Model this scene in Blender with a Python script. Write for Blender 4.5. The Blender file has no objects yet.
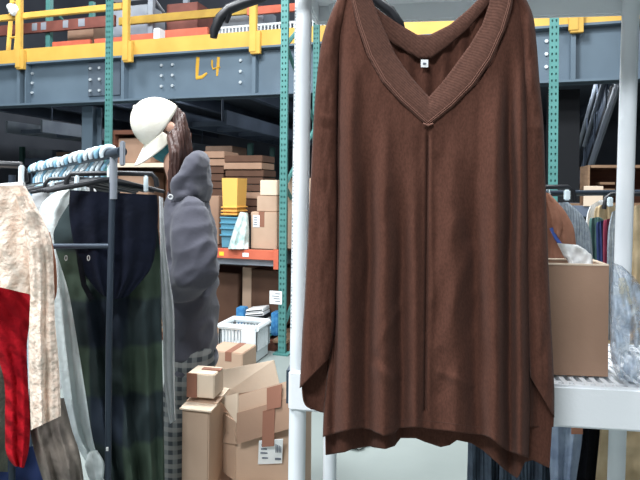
import bpy, bmesh, math, random
from mathutils import Vector, Matrix, noise

# ------------------------------------------------------------------ camera, world, lights
C = bpy.context.scene
COL = C.collection
PI = math.pi
F, CX, HY, CAMH = 560.0, 320.0, 187.0, 1.47
ROLL = math.radians(0.5)
CR = Vector((math.cos(ROLL), 0, math.sin(ROLL)))
CU = Vector((-math.sin(ROLL), 0, math.cos(ROLL)))
CF = Vector((0, 1, 0))
CAM = Vector((0, 0, CAMH))
cd = bpy.data.cameras.new('camera'); cam = bpy.data.objects.new('camera', cd); COL.objects.link(cam)
cd.sensor_fit = 'HORIZONTAL'; cd.sensor_width = 36.0; cd.lens = F / 640 * 36.0
cd.shift_y = -(240 - HY) / 640
cd.clip_start = 0.05
m3 = Matrix((CR, CU, -CF)).transposed()
cam.matrix_world = Matrix.Translation(CAM) @ m3.to_4x4()
C.camera = cam

w = bpy.data.worlds.new('world'); C.world = w; w.use_nodes = True
w.node_tree.nodes['Background'].inputs[0].default_value = (0.88, 0.93, 1.0, 1)
w.node_tree.nodes['Background'].inputs[1].default_value = 0.34
C.view_settings.view_transform = 'Standard'; C.view_settings.look = 'None'
C.view_settings.gamma = 1; C.view_settings.use_curve_mapping = False
C.view_settings.exposure = 0.0


def area(name, loc, target, sx, sy, power, col=(0.93, 0.97, 1.0)):
    d = bpy.data.lights.new(name, 'AREA'); d.shape = 'RECTANGLE'; d.size = sx; d.size_y = sy
    d.energy = power; d.color = col
    o = bpy.data.objects.new(name, d); COL.objects.link(o); o.location = loc
    o.rotation_euler = (Vector(target) - Vector(loc)).to_track_quat('-Z', 'Y').to_euler()
    return o


area('high_bay_light', (-2.6, 0.6, 5.6), (-1.2, 2.2, 0.5), 1.4, 0.7, 360)
area('high_bay_light', (1.8, 1.2, 5.6), (1.0, 2.4, 0.5), 1.4, 0.7, 130)
area('high_bay_light', (-0.5, 2.9, 5.2), (-0.5, 2.7, 0), 1.4, 0.7, 260)
area('high_bay_light', (-1.6, -1.8, 4.6), (0.1, 1.4, 1.1), 1.4, 0.7, 215)
area('high_bay_light', (-4.2, 6.0, 6.2), (-4.0, 8.5, 3.2), 1.4, 0.7, 230)
area('high_bay_light', (0.6, 5.2, 6.2), (0.8, 7.5, 3.0), 1.4, 0.7, 130)
for loc, pw in (((-2.6, 8.9, 2.75), 45), ((0.9, 8.2, 2.75), 40), ((3.4, 7.4, 2.75), 14)):     # unseen fill lights added to lift the darkness under the mezzanine
    d = bpy.data.lights.new('under_deck_fill', 'POINT'); d.energy = pw; d.shadow_soft_size = 0.15; d.color = (0.85, 0.92, 1.0)
    o = bpy.data.objects.new('under_deck_fill', d); COL.objects.link(o); o.location = loc
area('high_bay_light', (-1.0, 12.0, 6.6), (-1.0, 11.0, 3.1), 1.4, 0.7, 260)


def lin(c):
    return tuple(((v / 255) / 12.92 if v / 255 <= 0.04045 else ((v / 255 + 0.055) / 1.055) ** 2.4) for v in c[:3]) + (1,)


# ------------------------------------------------------------------ materials
def mat(name, col, rough=0.8, col2=None, nscale=6.0, bump=0.0, bscale=60.0, metal=0.0, spec=0.3,
        rib=0.0, ribdist=0.004, ribscale=60.0, ribaxis='X', stretch=None, detail=3.0, sheen=0.0):
    m = bpy.data.materials.new(name); m.use_nodes = True
    nt = m.node_tree; n = nt.nodes; L = nt.links
    b = n['Principled BSDF']
    b.inputs['Roughness'].default_value = rough
    b.inputs['Metallic'].default_value = metal
    b.inputs['Specular IOR Level'].default_value = spec
    if sheen:
        b.inputs['Sheen Weight'].default_value = sheen
    b.inputs['Base Color'].default_value = lin(col)
    tc = n.new('ShaderNodeTexCoord')
    src = tc.outputs['Object']
    if stretch:
        mp = n.new('ShaderNodeMapping'); mp.inputs['Scale'].default_value = stretch
        L.new(src, mp.inputs['Vector']); src2 = mp.outputs['Vector']
    else:
        src2 = src
    if col2:
        nz = n.new('ShaderNodeTexNoise'); nz.inputs['Scale'].default_value = nscale; nz.inputs['Detail'].default_value = detail
        L.new(src2, nz.inputs['Vector'])
        cr = n.new('ShaderNodeValToRGB')
        cr.color_ramp.elements[0].position = 0.35; cr.color_ramp.elements[0].color = lin(col)
        cr.color_ramp.elements[1].position = 0.65; cr.color_ramp.elements[1].color = lin(col2)
        L.new(nz.outputs['Fac'], cr.inputs['Fac']); L.new(cr.outputs['Color'], b.inputs['Base Color'])
    last = None
    if bump:
        nb = n.new('ShaderNodeTexNoise'); nb.inputs['Scale'].default_value = bscale; nb.inputs['Detail'].default_value = 4
        L.new(src2, nb.inputs['Vector'])
        bp = n.new('ShaderNodeBump'); bp.inputs['Strength'].default_value = bump; bp.inputs['Distance'].default_value = 0.01
        L.new(nb.outputs['Fac'], bp.inputs['Height']); last = bp
    if rib:
        wv = n.new('ShaderNodeTexWave'); wv.bands_direction = ribaxis; wv.inputs['Scale'].default_value = ribscale
        wv.inputs['Distortion'].default_value = 0.6; wv.inputs['Detail'].default_value = 1
        L.new(src, wv.inputs['Vector'])
        bp2 = n.new('ShaderNodeBump'); bp2.inputs['Strength'].default_value = rib; bp2.inputs['Distance'].default_value = ribdist
        L.new(wv.outputs['Fac'], bp2.inputs['Height'])
        if last: L.new(last.outputs['Normal'], bp2.inputs['Normal'])
        last = bp2
    if last: L.new(last.outputs['Normal'], b.inputs['Normal'])
    return m


def plaid(name, base, band, line, sx, sz, thr=0.5):
    """woven checks: two wave bands multiplied in object X and Z"""
    m = bpy.data.materials.new(name); m.use_nodes = True
    nt = m.node_tree; n = nt.nodes; L = nt.links; b = n['Principled BSDF']
    b.inputs['Roughness'].default_value = 0.9; b.inputs['Specular IOR Level'].default_value = 0.15
    tc = n.new('ShaderNodeTexCoord')
    outs = []
    for ax, sc in (('X', sx), ('Z', sz)):
        wv = n.new('ShaderNodeTexWave'); wv.bands_direction = ax; wv.inputs['Scale'].default_value = sc
        wv.inputs['Distortion'].default_value = 0.4
        L.new(tc.outputs['Object'], wv.inputs['Vector'])
        cr = n.new('ShaderNodeValToRGB'); cr.color_ramp.elements[0].position = thr - 0.08; cr.color_ramp.elements[1].position = thr + 0.08
        L.new(wv.outputs['Fac'], cr.inputs['Fac']); outs.append(cr.outputs['Color'])
    m1 = n.new('ShaderNodeMixRGB'); m1.inputs[1].default_value = lin(base); m1.inputs[2].default_value = lin(band); L.new(outs[0], m1.inputs[0])
    m2 = n.new('ShaderNodeMixRGB'); m2.inputs[2].default_value = lin(line); L.new(m1.outputs[0], m2.inputs[1])
    ml = n.new('ShaderNodeMath'); ml.operation = 'MULTIPLY'; ml.inputs[1].default_value = 0.6
    L.new(outs[1], ml.inputs[0]); L.new(ml.outputs[0], m2.inputs[0]); L.new(m2.outputs[0], b.inputs['Base Color'])
    return m


M = {}
M['floor'] = mat('polished_concrete', (138, 146, 143), 0.5, (126, 134, 131), 1.3, 0.05, 30)
M['wall'] = mat('grey_wall', (96, 100, 108), 0.9, (84, 88, 96), 1.0)
M['wall_dark'] = mat('dark_wall', (58, 62, 72), 0.9, (46, 50, 60), 1.0)
M['steel_blue'] = mat('grey_blue_paint', (104, 121, 134), 0.55, (94, 110, 123), 1.5, 0.03, 12)
M['steel_blue2'] = mat('grey_blue_paint_splice', (84, 95, 106), 0.6)
M['bolt'] = mat('zinc_bolt', (200, 208, 212), 0.4, metal=0.3)
M['yellow'] = mat('safety_yellow', (220, 178, 88), 0.5, (210, 166, 78), 3)
M['mark'] = mat('yellow_paint_mark', (208, 160, 52), 0.7)
M['card_shade'] = mat('shade_toned_cardboard', (98, 72, 58), 0.9, (86, 62, 50), 4)  # cardboard with shade mixed into its colour, for cartons under and behind the shelf
M['olive'] = mat('old_yellow_paint', (182, 148, 60), 0.6, (164, 130, 52), 4)
M['redbrown'] = mat('brown_red_paint', (130, 78, 68), 0.7, (112, 66, 58), 4)
M['orange'] = mat('rack_orange', (206, 108, 82), 0.55, (194, 98, 74), 5)
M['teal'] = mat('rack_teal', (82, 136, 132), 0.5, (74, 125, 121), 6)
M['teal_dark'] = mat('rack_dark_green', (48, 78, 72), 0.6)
M['dark'] = mat('dark_interior', (26, 28, 32), 0.8)
M['joist'] = mat('joist_paint', (104, 114, 130), 0.7, (88, 97, 112), 2)
M['deck'] = mat('corrugated_deck', (92, 98, 108), 0.8, rib=0.4, ribscale=4)
M['grey_light'] = mat('light_grey_panel', (150, 156, 164), 0.6, (130, 136, 146), 3)
M['wire'] = mat('galvanised_wire', (205, 208, 208), 0.45, metal=0.2)
M['pvc'] = mat('white_plastic', (232, 236, 239), 0.38, (216, 223, 228), 3, spec=0.5)
M['pvc_grey'] = mat('white_moulded_shelf', (232, 236, 239), 0.45, bump=0.08, bscale=150)
M['print'] = mat('grey_print', (168, 174, 178), 0.8)
M['card'] = mat('cardboard', (190, 162, 140), 0.85, (181, 153, 131), 4, 0.06, 60)
M['card_dark'] = mat('brown_cardboard', (164, 133, 112), 0.88, (152, 122, 102), 4, 0.06, 60)
M['card_in'] = mat('pale_cardboard', (226, 206, 184), 0.85, (216, 196, 174), 4, 0.06, 60)
M['tape'] = mat('brown_paper_tape', (140, 96, 78), 0.6)
M['label'] = mat('white_label', (232, 234, 234), 0.6)
M['ink'] = mat('grey_ink', (96, 104, 116), 0.8)
M['wood'] = mat('raw_wood', (140, 112, 88), 0.7, (118, 92, 70), 5, stretch=(1, 1, 8))
M['wood_dark'] = mat('brown_wood', (104, 66, 50), 0.7, (86, 54, 42), 5, stretch=(1, 1, 8))
M['black'] = mat('black_plastic', (26, 28, 33), 0.4, spec=0.5)
M['rack_steel'] = mat('dark_grey_steel', (58, 68, 80), 0.45, metal=0.3)
M['clear'] = mat('clear_plastic_hook', (228, 242, 248), 0.2, spec=0.7)
M['brown'] = mat('brown_knit', (87, 56, 46), 0.92, (75, 48, 39), 260, 0.10, 500, spec=0.08, sheen=0.04, stretch=(1, 1, 0.5))
M['brown_band'] = mat('brown_rib_band', (90, 62, 53), 0.92, (78, 54, 46), 160, 0.1, 500, rib=0.22, ribscale=75, ribaxis='DIAGONAL', spec=0.08, sheen=0.04)
M['thread'] = mat('brown_thread', (120, 84, 72), 0.9)
M['beige'] = mat('beige_lace', (240, 224, 208), 0.9, (216, 192, 174), 70, 0.9, 60, spec=0.1, detail=5)
M['red'] = mat('red_cable_knit', (176, 22, 34), 0.9, (150, 14, 28), 20, 0.5, 80, rib=0.7, ribdist=0.009, ribscale=13, ribaxis='DIAGONAL', spec=0.1)
M['sage'] = mat('grey_green_knit', (112, 118, 104), 0.9, (92, 98, 88), 30, 0.5, 120)
M['whitecloth'] = mat('white_denim', (234, 242, 240), 0.9, (218, 228, 228), 8, 0.3, 60)
M['offwhite'] = mat('grey_white_cotton', (204, 206, 206), 0.9, (188, 190, 192), 8, 0.3, 60)
M['navy'] = mat('navy_cotton', (21, 26, 42), 0.9, (16, 20, 32), 10, 0.4, 40, spec=0.15)
M['navyblack'] = mat('black_cotton', (22, 24, 30), 0.9, (16, 18, 24), 10, 0.4, 40, spec=0.15)
M['green_plaid'] = plaid('dark_green_plaid', (38, 48, 48), (66, 80, 68), (30, 36, 54), 1.5, 1.1)
M['trouser_plaid'] = plaid('grey_plaid', (62, 66, 70), (104, 108, 108), (132, 132, 128), 9.0, 9.0)
M['taupe'] = mat('taupe_cloth', (142, 132, 122), 0.9, (104, 96, 90), 14, 0.6, 40)
M['hoodie'] = mat('grey_sweatshirt', (79, 79, 88), 0.95, (72, 72, 81), 6, 0.35, 18, spec=0.1, sheen=0.2)
M['skin'] = mat('skin', (214, 168, 146), 0.6)
M['hair'] = mat('dark_brown_hair', (54, 36, 32), 0.45, (78, 52, 45), 40, 0.3, 60, stretch=(1, 1, 0.2), spec=0.4)
M['cap'] = mat('cream_white_cotton', (244, 240, 228), 0.9, (236, 230, 214), 10, 0.15, 120)
M['mask'] = mat('teal_mask', (92, 166, 176), 0.85, (80, 150, 162), 10, rib=0.5, ribscale=18, ribaxis='Z')
M['eye'] = mat('eye_white', (235, 235, 232), 0.3)
M['iris'] = mat('dark_iris', (40, 26, 20), 0.3)
M['shoe'] = mat('white_shoe', (220, 220, 222), 0.6)
M['rust'] = mat('rust_brown_suede', (160, 112, 90), 0.9, (146, 100, 80), 10, 0.4, 50)
M['greyknit'] = mat('grey_rib_knit', (150, 160, 168), 0.92, (126, 136, 146), 60, 0.4, 160, rib=0.6, ribscale=26)
M['denim'] = mat('pale_grey_denim', (140, 154, 172), 0.9, (106, 120, 142), 12, 0.4, 60)
M['slate'] = mat('slate_corduroy', (62, 74, 86), 0.92, (46, 54, 66), 20, 0.3, 60, rib=0.9, ribscale=22)
M['khaki'] = mat('khaki_cotton', (204, 184, 150), 0.9, (178, 156, 122), 8, 0.3, 40)
M['maroon'] = mat('maroon_cloth', (110, 34, 56), 0.9)
M['bottle'] = mat('dull_green_cloth', (74, 104, 100), 0.9)
M['blue_navy'] = mat('blue_navy_cloth', (34, 48, 88), 0.9)
M['bluecloth'] = mat('blue_trim', (66, 96, 172), 0.8)
M['paper'] = mat('white_paper', (246, 247, 246), 0.7)
M['bin_yellow'] = mat('yellow_plastic', (232, 182, 96), 0.5, rib=0.0)
M['bin_blue'] = mat('dusty_blue_plastic', (92, 148, 170), 0.5)
M['bag_teal'] = mat('pale_green_film', (186, 214, 210), 0.35, (226, 234, 232), 14, 0.8, 20, spec=0.6)
M['basket'] = mat('translucent_white_basket', (220, 226, 228), 0.4)
M['blue'] = mat('blue_print_carton', (52, 118, 176), 0.6, (82, 150, 196), 30)
M['seagreen'] = mat('green_print_carton', (96, 178, 152), 0.6)
M['sky'] = mat('pale_blue_carton', (140, 186, 210), 0.6)
M['orange_dot'] = mat('orange_sticker', (240, 140, 40), 0.6)
M['yellow_dot'] = mat('yellow_sticker', (250, 200, 60), 0.6)
M['cream'] = mat('cream_plastic', (240, 232, 208), 0.4)


def plastic_film():
    m = bpy.data.materials.new('clear_bag_film'); m.use_nodes = True
    nt = m.node_tree; n = nt.nodes; L = nt.links; b = n['Principled BSDF']
    b.inputs['Base Color'].default_value = lin((170, 186, 204)); b.inputs['Roughness'].default_value = 0.18
    b.inputs['Specular IOR Level'].default_value = 0.8
    tr = n.new('ShaderNodeBsdfTransparent'); mx = n.new('ShaderNodeMixShader')
    tc = n.new('ShaderNodeTexCoord'); nz = n.new('ShaderNodeTexNoise'); nz.inputs['Scale'].default_value = 26; nz.inputs['Detail'].default_value = 5
    L.new(tc.outputs['Object'], nz.inputs['Vector'])
    cr = n.new('ShaderNodeValToRGB'); cr.color_ramp.elements[0].position = 0.4; cr.color_ramp.elements[0].color = (0.18, 0.18, 0.18, 1)
    cr.color_ramp.elements[1].position = 0.65; cr.color_ramp.elements[1].color = (0.85, 0.85, 0.85, 1)
    L.new(nz.outputs['Fac'], cr.inputs['Fac'])
    L.new(cr.outputs['Color'], mx.inputs[0]); L.new(tr.outputs[0], mx.inputs[1]); L.new(b.outputs[0], mx.inputs[2])
    L.new(mx.outputs[0], n['Material Output'].inputs['Surface'])
    bp = n.new('ShaderNodeBump'); bp.inputs['Strength'].default_value = 0.7; bp.inputs['Distance'].default_value = 0.02
    L.new(nz.outputs['Fac'], bp.inputs['Height']); L.new(bp.outputs['Normal'], b.inputs['Normal'])
    return m


M['film'] = plastic_film()


# ------------------------------------------------------------------ helpers
def P(px, py, z):
    """point on the line of sight through photo pixel (px,py) at real depth z"""
    return CAM + z * (CF + (px - CX) / F * CR - (py - HY) / F * CU)


def tag(o, label, cat, group=None):
    o['label'] = label; o['category'] = cat
    if group: o['group'] = group
    return o


def thing(name, label, cat, loc, group=None):
    o = bpy.data.objects.new(name, None); COL.objects.link(o); o.location = loc
    o.empty_display_size = 0.1
    return tag(o, label, cat, group)


def wloc(o):
    v = Vector((0, 0, 0))
    while o:
        v = v + o.location; o = o.parent
    return v


def put(name, bm, material, parent=None, smooth=True, angle=40, label=None, cat=None, group=None, kind=None, mods=None):
    """bm holds world coordinates; link as one object, origin at parent's origin or at the mesh's base"""
    if not isinstance(bm, bmesh.types.BMesh):
        me = bm; me.name = name
        bm = bmesh.new(); bm.from_mesh(me)
    if parent is not None:
        org = wloc(parent)
        xs = [v.co for v in bm.verts]
        lo = Vector((min(c.x for c in xs), min(c.y for c in xs), min(c.z for c in xs)))
        hi = Vector((max(c.x for c in xs), max(c.y for c in xs), max(c.z for c in xs)))
        mine = (lo + hi) / 2
    else:
        xs = [v.co for v in bm.verts]
        lo = Vector((min(c.x for c in xs), min(c.y for c in xs), min(c.z for c in xs)))
        hi = Vector((max(c.x for c in xs), max(c.y for c in xs), max(c.z for c in xs)))
        mine = Vector(((lo.x + hi.x) / 2, (lo.y + hi.y) / 2, lo.z)); org = Vector((0, 0, 0))
    bmesh.ops.translate(bm, verts=bm.verts, vec=-mine)
    bmesh.ops.recalc_face_normals(bm, faces=bm.faces) if not getattr(put, 'norecalc', False) else None
    me = bpy.data.meshes.new(name); bm.to_mesh(me); bm.free()
    me.materials.append(material)
    if smooth:
        for p in me.polygons: p.use_smooth = True
        try: me.set_sharp_from_angle(angle=math.radians(angle))
        except Exception: pass
    o = bpy.data.objects.new(name, me); COL.objects.link(o)
    if parent is not None:
        o.parent = parent
    o.location = mine - org
    if label and cat: tag(o, label, cat, group)
    elif label: o['label'] = label
    if kind: o['kind'] = kind
    for md in (mods or []):
        t, kw = md; mm = o.modifiers.new(t.lower(), t)
        for k, v in kw.items(): setattr(mm, k, v)
    return o


def NB(): return bmesh.new()


def box(bm, c, s, mx=None, bevel=0.0):
    """box centre c, size s, optional matrix mx applied"""
    r = bmesh.ops.create_cube(bm, size=1.0)
    vs = r['verts']
    for v in vs:
        v.co = Vector((v.co.x * s[0] + c[0], v.co.y * s[1] + c[1], v.co.z * s[2] + c[2]))
    if bevel:
        es = list({e for v in vs for e in v.link_edges})
        rb = bmesh.ops.bevel(bm, geom=es, offset=bevel, segments=2, affect='EDGES')
        vs = list({v for f in rb['faces'] for v in f.verts} | {v for v in vs if v.is_valid})
    if mx is not None:
        for v in vs:
            v.co = mx @ v.co
    return vs


def tube(bm, pts, r, n=10, cap=True, flat=None):
    """swept tube through pts; r scalar or list; flat=(a,b) scales the two cross axes"""
    pts = [Vector(p) for p in pts]; k = len(pts)
    rs = r if isinstance(r, (list, tuple)) else [r] * k
    t0 = (pts[1] - pts[0]).normalized()
    ref = Vector((0, 0, 1)) if abs(t0.z) < 0.9 else Vector((0, 1, 0))
    a = t0.cross(ref).normalized(); rings = []
    for i in range(k):
        t = (pts[min(i + 1, k - 1)] - pts[max(i - 1, 0)]).normalized()
        a = (a - t * a.dot(t)).normalized(); b = t.cross(a)
        fa, fb = flat if flat else (1, 1)
        rings.append([bm.verts.new(pts[i] + rs[i] * (fa * math.cos(2 * PI * j / n) * a + fb * math.sin(2 * PI * j / n) * b)) for j in range(n)])
    for i in range(k - 1):
        for j in range(n):
            bm.faces.new((rings[i][j], rings[i][(j + 1) % n], rings[i + 1][(j + 1) % n], rings[i + 1][j]))
    if cap:
        bm.faces.new(rings[0][::-1]); bm.faces.new(rings[-1])
    return rings


def arc(c, r, a0, a1, n, ax, ay):
    return [Vector(c) + r * (math.cos(a0 + (a1 - a0) * i / n) * Vector(ax) + math.sin(a0 + (a1 - a0) * i / n) * Vector(ay)) for i in range(n + 1)]


def pl(pts, t):
    """value on a polyline of tuples at t in 0..1 (even spacing per point), Catmull-Rom smoothed"""
    k = len(pts) - 1; x = max(0, min(0.999999, t)) * k; i = int(x); f = x - i
    p0 = pts[max(i - 1, 0)]; p1 = pts[i]; p2 = pts[i + 1]; p3 = pts[min(i + 2, k)]
    return tuple(0.5 * (2 * b + (c - a) * f + (2 * a - 5 * b + 4 * c - d) * f * f + (3 * b - 3 * c + d - a) * f ** 3) for a, b, c, d in zip(p0, p1, p2, p3))


def yx(pts, x):
    """linear y at x on a polyline sorted by x"""
    if x <= pts[0][0]: return pts[0][1]
    for (x0, y0), (x1, y1) in zip(pts, pts[1:]):
        if x <= x1:
            return y0 + (y1 - y0) * (x - x0) / max(1e-6, x1 - x0)
    return pts[-1][1]


def grid(bm, rows):
    for i in range(len(rows) - 1):
        for j in range(len(rows[i]) - 1):
            bm.faces.new((rows[i][j], rows[i][j + 1], rows[i + 1][j + 1], rows[i + 1][j]))


def zslope(px, z0, pxc, k):
    """depth at pixel column px of a vertical plane through (pxc,z0) whose depth grows k per metre to the right"""
    a0 = (pxc - CX) / F
    return z0 * (1 - k * a0) / (1 - k * (px - CX) / F)


def drape(bm, left, right, z0, k=0.0, thick=0.03, folds=(), nz=0.006, nsc=9.0, rows=40, cols=36, seed=0, top=None, bot=None, closed=True):
    """a hanging piece of cloth: a flattened hollow body between two outline polylines (pixels at depth z0),
    with vertical folds (freq, amp, phase, drift) that deepen downwards"""
    pxc = (left[0][0] + right[0][0]) / 2
    F_, B_ = [], []
    for i in range(rows + 1):
        v = i / rows
        l = pl(left, v); r = pl(right, v); fr, br = [], []
        for j in range(cols + 1):
            u = j / cols
            x = l[0] + (r[0] - l[0]) * u; y = l[1] + (r[1] - l[1]) * u
            if top: y += top(u) * (1 - v) ** 2
            if bot: y += bot(u) * v * v
            z = zslope(x, z0, pxc, k)
            prof = max(0.0, 1 - (2 * u - 1) ** 4) ** 0.5
            d = 0
            for (fq, am, ph, dr) in folds:
                d += am * math.sin(2 * PI * (fq * u + ph) + dr * v) * (0.25 + 0.75 * v)
            q = P(x, y, z)
            d += nz * noise.noise(Vector((q.x * nsc + seed * 7.3, q.z * nsc * 0.55, seed)))
            d += nz * 0.5 * noise.noise(Vector((q.x * nsc * 2.6 + seed * 3.1, q.z * nsc * 1.7, seed + 5)))
            fr.append(bm.verts.new(P(x, y, z - prof * thick / 2 + d * prof)))
            br.append(bm.verts.new(P(x, y, z + prof * thick / 2 + d * prof + 0.002)))
        F_.append(fr); B_.append(br)
    grid(bm, F_)
    grid(bm, [row[::-1] for row in B_])
    for i in range(rows):
        bm.faces.new((F_[i + 1][0], B_[i + 1][0], B_[i][0], F_[i][0]))
        bm.faces.new((F_[i][-1], B_[i][-1], B_[i + 1][-1], F_[i + 1][-1]))
    for j in range(cols):
        bm.faces.new((F_[0][j], B_[0][j], B_[0][j + 1], F_[0][j + 1]))
        bm.faces.new((F_[-1][j + 1], B_[-1][j + 1], B_[-1][j], F_[-1][j]))
    return F_


def fuse(bm, voxel, smooth=4, fold=None):
    """voxel-fuse a bmesh into one continuous skin, return a mesh"""
    me = bpy.data.meshes.new('tmp'); bm.to_mesh(me); bm.free()
    o = bpy.data.objects.new('tmp', me); COL.objects.link(o)
    r = o.modifiers.new('r', 'REMESH'); r.mode = 'VOXEL'; r.voxel_size = voxel
    if smooth:
        s = o.modifiers.new('s', 'SMOOTH'); s.iterations = smooth; s.factor = 0.5
    dg = bpy.context.evaluated_depsgraph_get()
    out = bpy.data.meshes.new_from_object(o.evaluated_get(dg))
    bpy.data.objects.remove(o); bpy.data.meshes.remove(me)
    if fold:
        ns = [v.normal.copy() for v in out.vertices]
        for v, nn in zip(out.vertices, ns):
            v.co = v.co + nn * fold(v.co)
    b2 = bmesh.new(); b2.from_mesh(out); bpy.data.meshes.remove(out)
    return b2


def ellip(bm, c, rad, axes=None, nu=24, nv=16, cut=None):
    """ellipsoid; axes = 3 vectors; cut: keep polar angle up to cut (0..pi)"""
    ax = [Vector(a) for a in (axes or ((1, 0, 0), (0, 1, 0), (0, 0, 1)))]
    c = Vector(c); mx = cut or PI; rings = []
    for i in range(nv + 1):
        th = max(1e-3, min(mx, PI - 1e-3) * i / nv)
        rings.append([bm.verts.new(c + rad[0] * math.sin(th) * math.cos(2 * PI * j / nu) * ax[0] + rad[1] * math.sin(th) * math.sin(2 * PI * j / nu) * ax[1] + rad[2] * math.cos(th) * ax[2]) for j in range(nu)])
    for i in range(nv):
        for j in range(nu):
            bm.faces.new((rings[i][j], rings[i + 1][j], rings[i + 1][(j + 1) % nu], rings[i][(j + 1) % nu]))
    bm.faces.new(rings[0]); bm.faces.new(rings[-1][::-1])
    return rings


def chain(bm, pts, rad, n=16, flat=None):
    """limb with rounded ends"""
    pts = [Vector(p) for p in pts]
    d0 = (pts[0] - pts[1]).normalized(); d1 = (pts[-1] - pts[-2]).normalized()
    P2 = [pts[0] + d0 * rad[0] * 0.9, pts[0] + d0 * rad[0] * 0.55] + pts + [pts[-1] + d1 * rad[-1] * 0.55, pts[-1] + d1 * rad[-1] * 0.9]
    R2 = [rad[0] * 0.3, rad[0] * 0.8] + list(rad) + [rad[-1] * 0.8, rad[-1] * 0.3]
    tube(bm, P2, R2, n, True, flat)


# building frame: s along the mezzanine girder (to the right), d depth behind its face, h height
BA = Vector((-4.34, 7.6, 0)); BD = Vector((0.9567, -0.291, 0)); BN = Vector((0.291, 0.9567, 0))
BM = Matrix.Translation(BA) @ Matrix((BD, BN, Vector((0, 0, 1)))).transposed().to_4x4()


def B(s, d, h): return BM @ Vector((s, d, h))


def s_at(px, d):
    k = (px - CX) / F
    o = BA + BN * d
    return (k * o.y - o.x) / (BD.x - k * BD.y)


def dep(s, d): return (BA + BD * s + BN * d).y


def h_at(py, px, d):
    s = s_at(px, d); return P(px, py, dep(s, d)).z


# ------------------------------------------------------------------ structure
bm = NB(); box(bm, (0.0, 3.0, -0.05), (22, 26, 0.1), None)
put('floor', bm, M['floor'], smooth=False, kind='structure')
bm = NB(); box(bm, (4, 9.0, 3.6), (24, 0.15, 7.2), BM); put('wall_back', bm, M['wall'], smooth=False, kind='structure')
bm = NB(); box(bm, (-5.0, 0.0, 3.6), (0.15, 18, 7.2), BM); put('wall_left', bm, M['wall'], smooth=False, kind='structure')
bm = NB(); box(bm, (13.0, 0.0, 3.6), (0.15, 18, 7.2), BM); put('wall_right', bm, M['wall_dark'], smooth=False, kind='structure')

GB, GT = 2.53, 3.10     # girder bottom / top
S0, S1 = -3.6, 11.0
bm = NB(); box(bm, ((S0 + S1) / 2, 4.6, GT + 0.06), (S1 - S0, 8.8, 0.1), BM)
put('mezzanine_deck', bm, M['deck'], smooth=False, kind='structure')
# ---- girder
g = thing('steel_girder', 'grey blue steel girder carrying the mezzanine, painted with yellow L4', 'beam', B(3.5, 0.1, GB))
bm = NB(); box(bm, ((S0 + S1) / 2, 0.1, (GB + GT) / 2), (S1 - S0, 0.03, GT - GB), BM); put('web', bm, M['steel_blue'], g, False)
for hh in (GB + 0.012, GT - 0.012):
    bm = NB(); box(bm, ((S0 + S1) / 2, 0.1, hh), (S1 - S0, 0.22, 0.024), BM); put('flange', bm, M['steel_blue'], g, False)
for px in (18, 122, 253, 572, 25):
    s = s_at(px, 0.0); bm = NB(); box(bm, (s, 0.04, (GB + GT) / 2), (0.045 if px != 25 else 0.02, 0.10, GT - GB - 0.05), BM)
    put('stiffener', bm, M['steel_blue'], g, False)
sa, sb = s_at(88, 0.08), s_at(120, 0.08)
bm = NB(); box(bm, ((sa + sb) / 2, 0.075, (GB + GT) / 2 + 0.02), (sb - sa, 0.02, 0.43), BM, 0.004); sp = put('splice_plate', bm, M['steel_blue2'], g, False)


def bolt(parent, px, hh, d=0.075):
    s = s_at(px, d); bm = NB()
    tube(bm, [B(s, d, hh), B(s, d - 0.022, hh)], 0.019, 6); put('bolt', bm, M['bolt'], parent, False)


for px in (90, 99): 
    for k in (-0.15, 0.02, 0.19): bolt(sp, px, (GB + GT) / 2 + k * 0.85, 0.062)
for px in (32, 161, 172, 240, 545):
    for k in (-0.13, 0.0, 0.13): bolt(g, px, (GB + GT) / 2 + k + 0.02, 0.085)
# yellow hand painted L4 on the web
bm = NB()


def wp(px, py): 
    s = s_at(px, 0.082); return B(s, 0.082, h_at(py, px, 0.082))


tube(bm, [wp(197, 57), wp(196.5, 66), wp(196, 78)], [0.022, 0.024, 0.018], 8, True, (1, 0.25))
tube(bm, [wp(195, 78), wp(201, 77), wp(206, 73)], [0.021, 0.021, 0.013], 8, True, (0.25, 1))
tube(bm, [wp(211, 60), wp(211, 65), wp(212, 69), wp(219, 67)], [0.018, 0.02, 0.02, 0.015], 8, True, (0.6, 0.6))
tube(bm, [wp(217.5, 57), wp(217, 66), wp(216, 76)], [0.018, 0.02, 0.011], 8, True, (1, 0.25))
put('painted_mark', bm, M['mark'], g, True, label='yellow hand painted L4')

# ---- yellow guard rail on the girder
yr = thing('guard_rail', 'yellow safety railing with toe board along the mezzanine edge', 'railing', B(3.5, 0.05, GT))
bm = NB(); box(bm, ((S0 + S1) / 2, 0.0, GT + 0.09), (S1 - S0, 0.012, 0.18), BM)
box(bm, ((S0 + S1) / 2, 0.03, GT + 0.006), (S1 - S0, 0.06, 0.012), BM)
put('toe_board', bm, M['yellow'], yr, False)
for px in (18, 125, 252, 572):
    s = s_at(px, -0.04); bm = NB(); box(bm, (s, -0.04, GT + 0.50), (0.085, 0.06, 1.16), BM, 0.006)
    po = put('post', bm, M['yellow'], yr, False)
    bm = NB(); box(bm, (s + 0.03, -0.035, GT + 0.03), (0.12, 0.05, 0.26), BM, 0.004); put('bracket', bm, M['yellow'], po, False)
for hh in (0.62, 1.08):
    bm = NB(); box(bm, ((S0 + s_at(122, 0)) / 2, 0.0, GT + hh), (s_at(122, 0) - S0, 0.05, 0.085), BM, 0.01); put('rail', bm, M['yellow'], yr, False)
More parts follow.
